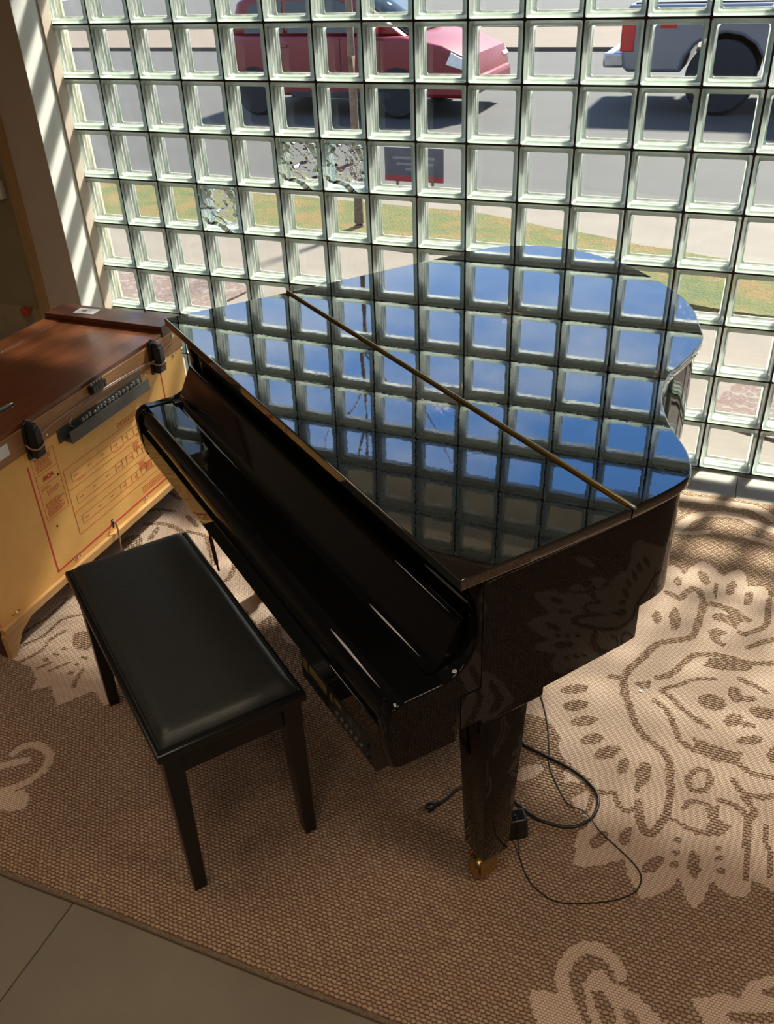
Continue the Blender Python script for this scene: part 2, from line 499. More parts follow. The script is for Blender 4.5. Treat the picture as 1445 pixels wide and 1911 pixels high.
# other walls and ceiling (outside the frame, they close the room)
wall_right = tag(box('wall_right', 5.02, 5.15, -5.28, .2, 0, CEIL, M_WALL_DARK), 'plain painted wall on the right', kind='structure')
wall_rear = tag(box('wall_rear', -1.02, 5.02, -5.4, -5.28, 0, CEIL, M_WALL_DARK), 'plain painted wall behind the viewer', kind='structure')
wall_side = tag(box('wall_door_side', -1.15, -1.02, -5.4, .1, 0, CEIL, M_WALL), 'plain painted wall on the door side', kind='structure')
ceiling = tag(box('ceiling', -1.15, 5.15, -5.4, .2, CEIL, CEIL + .1, M_CEIL), 'plain painted ceiling', kind='structure')
floor_ext = box('floor_slab', X0F, X1F, -5.3, Y0F + .16, -.08, -.001, M_TILE, floor)

# warm ceiling downlights (they make the small warm glints on the lacquer)
M_LAMPGLOW = NT('lamp_glow'); em = M_LAMPGLOW.n('ShaderNodeEmission'); em.inputs[0].default_value = (1, .62, .30, 1); em.inputs[1].default_value = 14
M_LAMPGLOW.l(em.outputs[0], M_LAMPGLOW.out.inputs[0]); M_LAMPGLOW = M_LAMPGLOW.m
LAMP_W = 25.0
for i, (x, y, w) in enumerate(((1.0, -2.4, 'on the door side, nearer the glass'), (1.0, -4.2, 'on the door side, nearer the rear wall'), (2.5, -3.2, 'in the middle, nearer the glass'), (2.5, -4.7, 'in the middle, nearer the rear wall'), (4.1, -2.4, 'by the right wall, nearer the glass'), (4.1, -4.2, 'by the right wall, nearer the rear wall'))):
    r = tag(empty('ceiling_downlight', (x, y, CEIL - .05)), 'round warm ceiling downlight ' + w, 'lamp', 'ceiling downlights')
    lathe('trim_ring', [(.075, .05), (.085, .044), (.085, .03), (.066, .028), (.066, .05)], (0, 0, 0), M_STEEL, r)
    lathe('bulb', [(.02, .05), (.055, .046), (.06, .036), (.04, .030), (.01, .028)], (0, 0, 0), M_LAMPGLOW, r)
    ld = bpy.data.lights.new('downlight', 'SPOT'); ld.energy = LAMP_W * ((3.2 if y > -3 else 1.2) if x > 3 else 1.1); ld.color = (1, .82, .63); ld.spot_size = math.radians(150); ld.spot_blend = .8; ld.shadow_soft_size = .35
    lo = bpy.data.objects.new('downlight_beam', ld); link(lo, r); lo.location = (0, 0, -.02)

# ------------------------------------------------------------------ street outside
GZ = 0.0
def asphalt():
    t = NT('asphalt'); p = t.principled(None, .85)
    v = t.coord(); f = t.noise(v, 1.1, 4); g = t.noise(v, 90, 3)
    c = t.ramp(f, (.3, (0.038, 0.036, 0.033)), (.7, (0.048, 0.045, 0.041)))
    t.l(t.mix(t.math('MULTIPLY', g, .3), c, (0.030, 0.027, 0.024)), p.inputs['Base Color'])
    return t.m
M_ASPH = asphalt()
M_CONC = simple('pale_concrete', (0.134, 0.111, 0.086), .85, 0, .10, 3)
M_FARWALK = simple('peach_paving', (0.118, 0.086, 0.059), .85, 0, .08, 2)
def grass_mat():
    t = NT('dry_grass'); p = t.principled(None, .9)
    v = t.coord(); f = t.noise(v, 3.2, 5, .6); g = t.noise(v, 60, 4)
    c = t.ramp(f, (.34, (.050, .072, .008)), (.48, (.085, .088, .012)), (.60, (.150, .088, .016)), (.75, (.135, .075, .022)))
    t.l(t.mix(t.math('MULTIPLY', g, .4), c, (0.034, 0.038, 0.008)), p.inputs['Base Color'])
    t.l(t.bump(g, .6, .03), p.inputs['Normal'])
    return t.m
M_GRASS = grass_mat()
def mulch_mat():
    t = NT('red_brick_chips'); p = t.principled(None, .9)
    v = t.coord(); vo = t.n('ShaderNodeTexVoronoi'); vo.inputs['Scale'].default_value = 34; t.l(v, vo.inputs['Vector'])
    t.l(t.ramp(vo.outputs['Distance'], (.1, (0.126, 0.106, 0.091)), (.45, (0.096, 0.050, 0.036)), (.8, (0.151, 0.131, 0.116))), p.inputs['Base Color'])
    return t.m
M_CHIPS = mulch_mat()
tag(box('street_ground', -30, 34, .35, 60, -.5, -.02, M_ASPH), 'grey asphalt street beyond the glass wall', kind='structure')
tag(box('street_kerb', -30, 34, 3.88, 3.98, -.3, -.004, M_CONC), 'pale kerb between grass verge and street', kind='structure')
tag(box('front_walk', -30, 34, .085, 3.88, -.3, -.008, M_CONC), 'pale concrete walk outside the glass wall', kind='structure')
tag(box('far_walk', -30, 34, 15.2, 19.5, -.3, .05, M_FARWALK), 'peach paved walk across the street', kind='structure')
tag(box('far_shade_strip', -30, 34, 19.5, 21.0, -.3, .06, simple('dark_shade_tone', (0.019, 0.019, 0.019), .9)), 'dark strip across the street painted as shade', kind='structure')  # dark strip standing in for the shadowed band beyond the far walk
# grass verge: wider on the left, narrowing to the right
gp = [(-14, 2.75), (-1.8, 2.75), (-.25, 2.55), (1.0, 2.5), (2.0, 2.3), (2.6, 1.9), (3.4, 1.75), (9, 1.7), (9, 2.6), (3.0, 2.72), (2.3, 2.95), (1.4, 3.3), (.9, 3.55), (-.8, 3.70), (-2.6, 3.82), (-14, 3.84)]
bm = bmesh.new()
gp2 = []
for i, p in enumerate(gp):
    q = gp[(i + 1) % len(gp)]
    n = max(1, int(math.hypot(q[0] - p[0], q[1] - p[1]) / .12))
    for k in range(n):
        t_ = k / n; x = p[0] + (q[0] - p[0]) * t_; y = p[1] + (q[1] - p[1]) * t_
        gp2.append((x, y + .05 * noise.noise(Vector((x * 3, y * 3, 0)))))
add_prism(bm, gp2, -.05, .02, 'z')
tag(bm_obj('grass_verge', bm, M_GRASS), 'strip of dry green and tan grass along the street', 'grass', kind='stuff')
for nm, (x0, x1, y0, y1) in (('to the right', (2.86, 5.4, .30, .95)), ('to the left', (-1.6, -.1, .95, 1.6))):
    bm = bmesh.new(); pts = []
    for k in range(40):
        a = k / 40 * 2 * PI
        pts.append(((x0 + x1) / 2 + (x1 - x0) / 2 * math.copysign(abs(math.cos(a)) ** .5, math.cos(a)) + .03 * math.sin(7 * a), (y0 + y1) / 2 + (y1 - y0) / 2 * math.copysign(abs(math.sin(a)) ** .5, math.sin(a))))
    add_prism(bm, pts, -.05, .006, 'z')
    tag(bm_obj('brick_chip_bed', bm, M_CHIPS), 'bed of reddish brick chips outside the glass wall ' + nm, 'gravel bed', kind='stuff')
# roof overhang outside, above the glass
tag(box('roof_overhang', -1.0, 6.0, .20, .68, 2.66, 2.95, M_SOFFIT), 'brown roof overhang outside above the glass blocks', kind='structure')

# street tree
tree = tag(empty('street_tree', (.06, 2.95, 0)), 'slim bare street tree with grey-brown trunk in the grass verge', 'tree')
M_BARK = simple('bark', (.16, .12, .09), .9, 0, .3, 40, .4)
tp = [(0, 0, .0202), (.0, 0, .08), (.005, 0, .4), (.0, .01, 1.2), (.01, .0, 2.0), (.0, 0, 2.8), (.03, .02, 3.6), (.0, .0, 4.6)]
tube('trunk', catmull(tp, 4), [.042 - .0012 * k for k in range(29)], M_BARK, tree, 12)
for k in range(4):
    a = k * 2.4; z = 2.9 + k * .4
    pts = [(0, 0, z), (.25 * math.cos(a), .25 * math.sin(a), z + .3), (.55 * math.cos(a + .2), .55 * math.sin(a + .2), z + .55), (.8 * math.cos(a + .1), .8 * math.sin(a + .1), z + 1.0)]
    tube('branch', catmull(pts, 3), [.010 - .0008 * q for q in range(10)], M_BARK, tree, 6)
# yard sign
sg = tag(empty('yard_sign', (-.02, 4.40, -.02)), 'small grey yard sign with red base band beside the kerb', 'sign')
M_SIGN = simple('sign_grey', (.10, .10, .11), .6); M_SIGNR = simple('sign_red', (.35, .05, .05), .6)
box('board', -.28, .28, -.012, .012, .05, .34, M_SIGN, sg, .004)
box('colour_band', -.28, .28, -.0145, -.0118, .05, .10, M_SIGNR, sg)
bm = bmesh.new()
for q, (x0, x1, z) in enumerate(((-.20, .02, .24), (.06, .20, .24), (-.16, -.02, .19), (.02, .18, .19), (-.08, .10, .145))):
    add_box(bm, x0, x1, -.0135, -.0115, z, z + .022)
bm_obj('pale_lettering', bm, simple('sign_print', (.22, .22, .23), .6), sg)['kind'] = 'stuff'
for x in (-.17, .17):
    box('stake', x - .012, x + .012, .012, .03, .0, .3, M_BARK, sg)

# ---- vehicles
M_CARRED = simple('red_car_paint', (.17, .005, .009), .35, 0, .05, 3, 0, Coat_Weight=.15, Coat_Roughness=.05)
M_TRUCK = simple('silver_truck_paint', (.17, .185, .21), .3, .3, .05, 3, 0, Coat_Weight=.6, Coat_Roughness=.08)
M_TYRE = simple('tyre_rubber', (.015, .016, .018), .8)
M_RIMM = simple('alloy_wheel', (.42, .42, .42), .35, .8)
M_CARGLASS = simple('car_glass', (.03, .045, .055), .06, 0, .05, 3)
M_TAIL = simple('red_lens', (.45, .02, .02), .2)
M_LENS = simple('clear_lens', (.75, .75, .72), .1)
M_TRIM = simple('dark_car_trim', (.02, .02, .022), .6)
def wheel(root, x, y, r, side):
    bm = bmesh.new()
    w = .11
    add_lathe(bm, [(r * .62, -w), (r * .9, -w), (r, -w * .7), (r, w * .7), (r * .9, w), (r * .62, w)], (x, y, r), 'y', 28)
    wo = bm_obj('wheel', bm, M_TYRE, root, 40)
    bm = bmesh.new()
    s = -1 if side < 0 else 1
    add_lathe(bm, [(r * .60, s * w * .5), (r * .60, s * w * .9), (r * .5, s * w * .8), (r * .16, s * w * .75), (r * .14, s * w * .98), (.01, s * w * .99)], (x, y, r), 'y', 20)
    for k in range(5):
        a = k / 5 * 2 * PI
        b = bmesh.new(); add_box(b, -.03, .03, -.012, .012, r * .14, r * .56)
        bmesh.ops.transform(b, matrix=Matrix.Translation((x, y + s * w * .88, r)) @ Matrix.Rotation(a, 4, 'Y'), verts=b.verts)
        merge(bm, b)
    bm_obj('hub', bm, M_RIMM, wo, 40)
def arches(x0, x1, zb, wheels, r):
    """bottom edge of a body side with round wheel openings, going from x1 down to x0"""
    pts = [(x1, zb)]
    for wx in sorted(wheels, reverse=True):
        for k in range(9):
            a = PI * k / 8
            pts.append((wx + r * math.cos(a), max(zb, zb * .0 + r * .88 * math.sin(a) + zb)))
    pts.append((x0, zb))
    return pts
car = tag(empty('red_car', (-3.92, 7.75, -.02)), 'red hatchback parked on the street beyond the glass', 'car')
L = 4.0
body = [(.02, .45), (.0, .62), (.06, .95), (.10, 1.0), (2.95, .98), (3.55, .88), (3.92, .74), (4.0, .55), (3.98, .34)] + arches(.06, 3.9, .26, (.53, 2.88), .36) + [(.04, .34)]
prism('body', body, .0, 1.72, M_CARRED, car, 'y', .05, 3)
cab = [(.10, .98), (.28, 1.40), (.52, 1.49), (1.9, 1.50), (2.2, 1.44), (2.98, .97)]
prism('cabin', cab, .10, 1.62, M_CARRED, car, 'y', .08, 3)
for nm, pts in (('side_window', [(.38, 1.02), (.50, 1.36), (1.05, 1.40), (1.05, 1.02)]), ('side_window', [(1.12, 1.02), (1.12, 1.40), (1.92, 1.40), (2.12, 1.35), (2.62, 1.02)])):
    for y0, y1 in ((.085, .13), (1.59, 1.635)):
        prism(nm, pts, y0, y1, M_CARGLASS, car, 'y')
prism('windscreen', [(2.22, 1.45), (2.95, .995), (2.99, .998), (2.26, 1.46)], .22, 1.50, M_CARGLASS, car, 'y')
prism('rear_window', [(.10, 1.02), (.25, 1.36), (.22, 1.37), (.07, 1.03)], .22, 1.50, M_CARGLASS, car, 'y')
for y0, y1 in ((-.012, .22), (1.50, 1.732)):
    prism('headlight', [(3.62, .66), (3.70, .80), (3.90, .72), (3.99, .62), (3.95, .58)], y0, y1, M_LENS, car, 'y', .01)
    prism('tail_light', [(-.012, .66), (-.0, .92), (.12, .92), (.12, .68)], y0, y1, M_TAIL, car, 'y', .01)
for x in (1.08, 2.35):
    box('door_handle', x - .09, x + .07, -.028, .005, .86, .89, M_CARRED, car, .008)
for x in (.98, 2.0, 2.62):
    box('door_seam', x - .006, x + .006, -.004, .004, .34, .97, M_TRIM, car)
box('sill_trim', 1.15, 2.78, -.012, .05, .24, .32, M_TRIM, car, .01)
box('mirror', 2.45, 2.62, -.17, .02, 1.0, 1.12, M_CARRED, car, .03)
box('bumper', 3.70, 4.06, .05, 1.67, .28, .50, M_CARRED, car, .06)
box('bumper', -.06, .25, .05, 1.67, .30, .52, M_CARRED, car, .06)
for ch in car.children:                       # short hatchback proportions
    for v in ch.data.vertices: v.co.x *= .85; v.co.z *= .93
for x in (.45, 2.45):
    wheel(car, x, .10, .30, -1); wheel(car, x, 1.62, .30, 1)

trk = tag(empty('pickup_truck', (1.10, 8.5, -.02)), 'silver grey pickup truck parked on the street at right', 'truck')
body = [(.0, .62), (.02, 1.12), (.05, 1.16), (1.95, 1.16), (1.97, 1.16), (4.35, 1.14), (5.2, 1.10), (5.45, 1.0), (5.5, .60), (5.45, .45)] + arches(.08, 5.35, .46, (1.15, 4.55), .46) + [(.03, .5)]
prism('body', body, .0, 1.9, M_TRUCK, trk, 'y', .04, 3)
prism('bed_liner', [(.10, 1.0), (.10, 1.175), (1.90, 1.175), (1.90, 1.0)], .12, 1.78, M_TRIM, trk, 'y')
prism('cab', [(2.0, 1.14), (2.08, 1.74), (2.35, 1.84), (3.3, 1.84), (3.6, 1.76), (4.3, 1.13)], .08, 1.82, M_TRUCK, trk, 'y', .08, 3)
for pts in ([(2.16, 1.2), (2.2, 1.68), (2.75, 1.72), (2.75, 1.2)], [(2.85, 1.2), (2.85, 1.72), (3.35, 1.72), (3.95, 1.2)]):
    for y0, y1 in ((.06, .11), (1.79, 1.84)):
        prism('side_window', pts, y0, y1, M_CARGLASS, trk, 'y')
prism('windscreen', [(3.62, 1.77), (4.28, 1.15), (4.32, 1.16), (3.66, 1.78)], .2, 1.7, M_CARGLASS, trk, 'y')
prism('rear_window', [(1.985, 1.3), (2.04, 1.68), (2.10, 1.68), (2.05, 1.3)], .3, 1.6, M_CARGLASS, trk, 'y')
for y0, y1 in ((-.012, .16), (1.74, 1.912)):
    prism('tail_light', [(-.02, .68), (-.02, 1.1), (.14, 1.1), (.14, .68)], y0, y1, M_TAIL, trk, 'y', .01)
    prism('headlight', [(5.3, .78), (5.3, .98), (5.5, .95), (5.52, .78)], y0, y1, M_LENS, trk, 'y', .01)
box('badge', .42, .60, -.006, .002, .92, .96, M_TAIL, trk)
box('bumper', -.22, .04, .05, 1.85, .50, .66, M_RIMM, trk, .03)
box('bumper', 5.4, 5.62, .05, 1.85, .42, .62, M_RIMM, trk, .03)
for x in (2.0, 2.80, 4.1):
    box('door_seam', x - .007, x + .007, -.004, .004, .5, 1.13, M_TRIM, trk)
for x in (2.65, 3.0):
    box('door_handle', x - .08, x + .08, -.03, .005, 1.0, 1.04, M_TRIM, trk, .008)
box('mirror', 3.75, 3.95, -.24, .02, 1.18, 1.36, M_TRIM, trk, .03)
box('running_board', 1.75, 3.9, -.03, .2, .40, .47, M_TRIM, trk, .01)
for x in (1.15, 4.55):
    wheel(trk, x, .12, .40, -1); wheel(trk, x, 1.78, .40, 1)
BEIGE=[[(2.737,-1.015),(2.769,-.855),(2.81,-.742),(2.828,-.735),(2.849,-.749),(2.871,-.776),(2.881,-.738),(2.919,-.674),(2.96,-.701),(2.996,-.748),(3.015,-.712),(3.045,-.687),(3.063,-.715),(3.076,-.773),(3.133,-.759),(3.145,-.82),(3.184,-.769),(3.285,-.725),(3.281,-1.249),(3.278,-1.632),(3.276,-1.924),(3.227,-1.925),(3.187,-1.939),(3.171,-1.932),(3.142,-1.92),(3.137,-1.954),(3.124,-1.978),(3.095,-1.982),(3.069,-1.97),(3.054,-1.957),(3.045,-1.987),(3.037,-2.021),(3.025,-2.045),(3.014,-2.039),(2.997,-2.014),(2.99,-1.985),(2.979,-1.98),(2.97,-2.006),(2.934,-2.042),(2.907,-2.061),(2.889,-2.036),(2.87,-2.011),(2.855,-1.967),(2.814,-1.999),(2.771,-2.02),(2.746,-2.024),(2.733,-1.936),(2.76,-1.9),(2.744,-1.88),(2.711,-1.86),(2.701,-1.831),(2.74,-1.792),(2.725,-1.78),(2.743,-1.765),(2.66,-1.719),(2.636,-1.691),(2.629,-1.638),(2.575,-1.585),(2.528,-1.589),(2.485,-1.57),(2.472,-1.482),(2.581,-1.3),(2.696,-1.086)],[(2.668,-1.789),(2.667,-1.752),(2.678,-1.741),(2.739,-1.767),(2.704,-1.782)],[(2.544,-1.822),(2.559,-1.776),(2.593,-1.754),(2.615,-1.766),(2.597,-1.803),(2.565,-1.829)],[(2.717,-2.352),(2.754,-2.342),(2.782,-2.344),(2.815,-2.391),(2.832,-2.42),(2.77,-2.443),(2.74,-2.4)],[(2.821,-2.3),(2.836,-2.265),(2.852,-2.255),(2.873,-2.276),(2.928,-2.281),(2.993,-2.324),(3.021,-2.348),(2.873,-2.404),(2.843,-2.361)],[(3.036,-2.253),(3.096,-2.22),(3.129,-2.218),(3.145,-2.175),(3.193,-2.14),(3.249,-2.115),(3.249,-2.262),(3.127,-2.308),(3.066,-2.297),(3.045,-2.269)],[(.83,-1.569),(.863,-1.527),(.977,-1.488),(1.166,-1.67),(1.368,-1.945),(1.352,-1.967),(1.341,-1.971),(1.285,-1.935),(1.27,-1.94),(1.239,-1.985),(1.213,-2.022),(1.18,-1.995),(1.14,-1.957),(1.121,-1.976),(1.094,-1.996),(1.075,-1.951),(1.024,-1.914),(.972,-1.908),(.92,-1.901),(.796,-1.799),(.784,-1.66)],[(1.255,-2.354),(1.331,-2.302),(1.365,-2.314),(1.38,-2.349),(1.349,-2.372),(1.283,-2.384)],[(.834,-1.334),(.765,-.914),(.803,-.775),(.939,-.731),(1.325,-1.066),(1.649,-1.418),(1.615,-1.448),(1.599,-1.498),(1.533,-1.449),(1.448,-1.412),(1.506,-1.658),(1.273,-1.74)],[(1.665,-1.448),(1.758,-1.512),(1.779,-1.555),(1.707,-1.53)]]
BEIGE_S=[(.038,[(2.817,-.502),(2.865,-.399),(2.933,-.358),(3.015,-.343),(3.086,-.378),(3.146,-.403),(3.211,-.426)]),(.043,[(2.804,-.278),(2.908,-.269),(2.986,-.267),(3.069,-.264),(3.144,-.323),(3.21,-.359)]),(.027,[(2.819,-.524),(2.876,-.511),(2.92,-.49)]),(.029,[(3.062,-.476),(3.112,-.486),(3.149,-.501),(3.233,-.494)]),(.029,[(2.891,-2.255),(2.882,-2.235),(2.847,-2.215),(2.812,-2.219),(2.785,-2.249),(2.776,-2.292),(2.789,-2.333),(2.815,-2.372),(2.831,-2.397)]),(.023,[(1.217,-2.214),(1.225,-2.181),(1.262,-2.165),(1.303,-2.173),(1.328,-2.193),(1.337,-2.233),(1.326,-2.272),(1.306,-2.304),(1.265,-2.346)]),(.025,[(1.202,-2.277),(1.23,-2.248),(1.268,-2.22)])]
BROWN_S=[(.023,[(2.828,-.896),(2.856,-.91),(2.872,-.914),(2.889,-.871),(2.915,-.843),(2.937,-.882),(2.943,-.944),(2.937,-1.024),(2.926,-1.095),(2.881,-1.131),(2.83,-1.165),(2.8,-1.235),(2.773,-1.291),(2.758,-1.349),(2.77,-1.424)]),(.019,[(2.721,-1.358),(2.755,-1.357)]),(.021,[(2.757,-1.374),(2.778,-1.431),(2.804,-1.497),(2.835,-1.551),(2.874,-1.581),(2.913,-1.616),(2.926,-1.671),(2.933,-1.73),(2.934,-1.79),(2.923,-1.836),(2.901,-1.879),(2.878,-1.852),(2.862,-1.789)]),(.024,[(2.941,-.922),(2.986,-.909),(3.033,-.93),(3.085,-.956)]),(.018,[(3.145,-.82),(3.14,-.91),(3.135,-.972),(3.079,-1.033),(3.064,-1.026)]),(.02,[(3.092,-1.094),(3.123,-1.059),(3.163,-1.029),(3.217,-1.001)]),(.02,[(2.849,-1.317),(2.884,-1.29),(2.915,-1.226),(2.94,-1.182),(2.981,-1.164),(3.033,-1.153),(3.09,-1.164),(3.166,-1.141),(3.219,-1.127)]),(.013,[(2.864,-1.362),(2.912,-1.327),(2.959,-1.285),(3.008,-1.268)]),(.017,[(3.076,-1.244),(3.113,-1.256),(3.15,-1.275)]),(.018,[(2.853,-1.415),(2.893,-1.445),(2.922,-1.507),(2.94,-1.545),(2.976,-1.563),(3.036,-1.572),(3.086,-1.572),(3.128,-1.598),(3.178,-1.591),(3.223,-1.569)]),(.018,[(2.87,-1.367),(2.91,-1.398),(2.946,-1.433),(3.007,-1.47)]),(.016,[(2.97,-1.677),(2.983,-1.638),(3.015,-1.627),(3.026,-1.657),(3.013,-1.696),(2.981,-1.702),(2.97,-1.677)]),(.014,[(2.972,-1.771),(2.981,-1.746),(3.008,-1.736),(3.032,-1.738),(3.043,-1.766),(3.057,-1.802),(3.032,-1.827),(2.993,-1.83),(2.961,-1.817),(2.937,-1.815)]),(.017,[(3.051,-1.715),(3.078,-1.716),(3.111,-1.731),(3.124,-1.767),(3.126,-1.842)]),(.017,[(3.081,-1.637),(3.107,-1.667),(3.135,-1.673),(3.18,-1.655),(3.224,-1.641)]),(.016,[(3.108,-1.683),(3.137,-1.721),(3.124,-1.757)]),(.016,[(3.122,-1.758),(3.124,-1.842),(3.126,-1.926)]),(.012,[(3.165,-1.752),(3.167,-1.807),(3.179,-1.841),(3.177,-1.898)]),(.014,[(2.725,-1.783),(2.769,-1.792),(2.801,-1.783),(2.815,-1.817),(2.841,-1.826),(2.862,-1.8)]),(.013,[(2.745,-1.798),(2.749,-1.841),(2.742,-1.87)]),(.012,[(.876,-1.852),(.891,-1.766),(.912,-1.682),(.903,-1.59)]),(.013,[(.911,-1.891),(.932,-1.832),(.959,-1.783),(.964,-1.692),(1.013,-1.647)]),(.013,[(.976,-1.906),(.998,-1.848),(.996,-1.783),(1.011,-1.738)]),(.011,[(1.047,-1.912),(1.07,-1.873)]),(.012,[(1.092,-1.905),(1.123,-1.858)]),(.014,[(1.206,-1.94),(1.193,-1.903),(1.187,-1.869)]),(.022,[(.896,-1.115),(.949,-1.091),(1.021,-1.097),(1.077,-1.126),(1.138,-1.197)]),(.02,[(1.083,-1.1),(1.163,-1.109),(1.227,-1.178),(1.288,-1.256)]),(.02,[(1.353,-1.212),(1.381,-1.297),(1.373,-1.34)]),(.018,[(.819,-1.072),(.871,-1.01),(.955,-.995)]),(.022,[(.971,-1.191),(.957,-1.125)]),(.02,[(1.02,-1.012),(1.095,-1.06)]),(.018,[(.815,-.964),(.844,-.887),(.926,-.914)])]
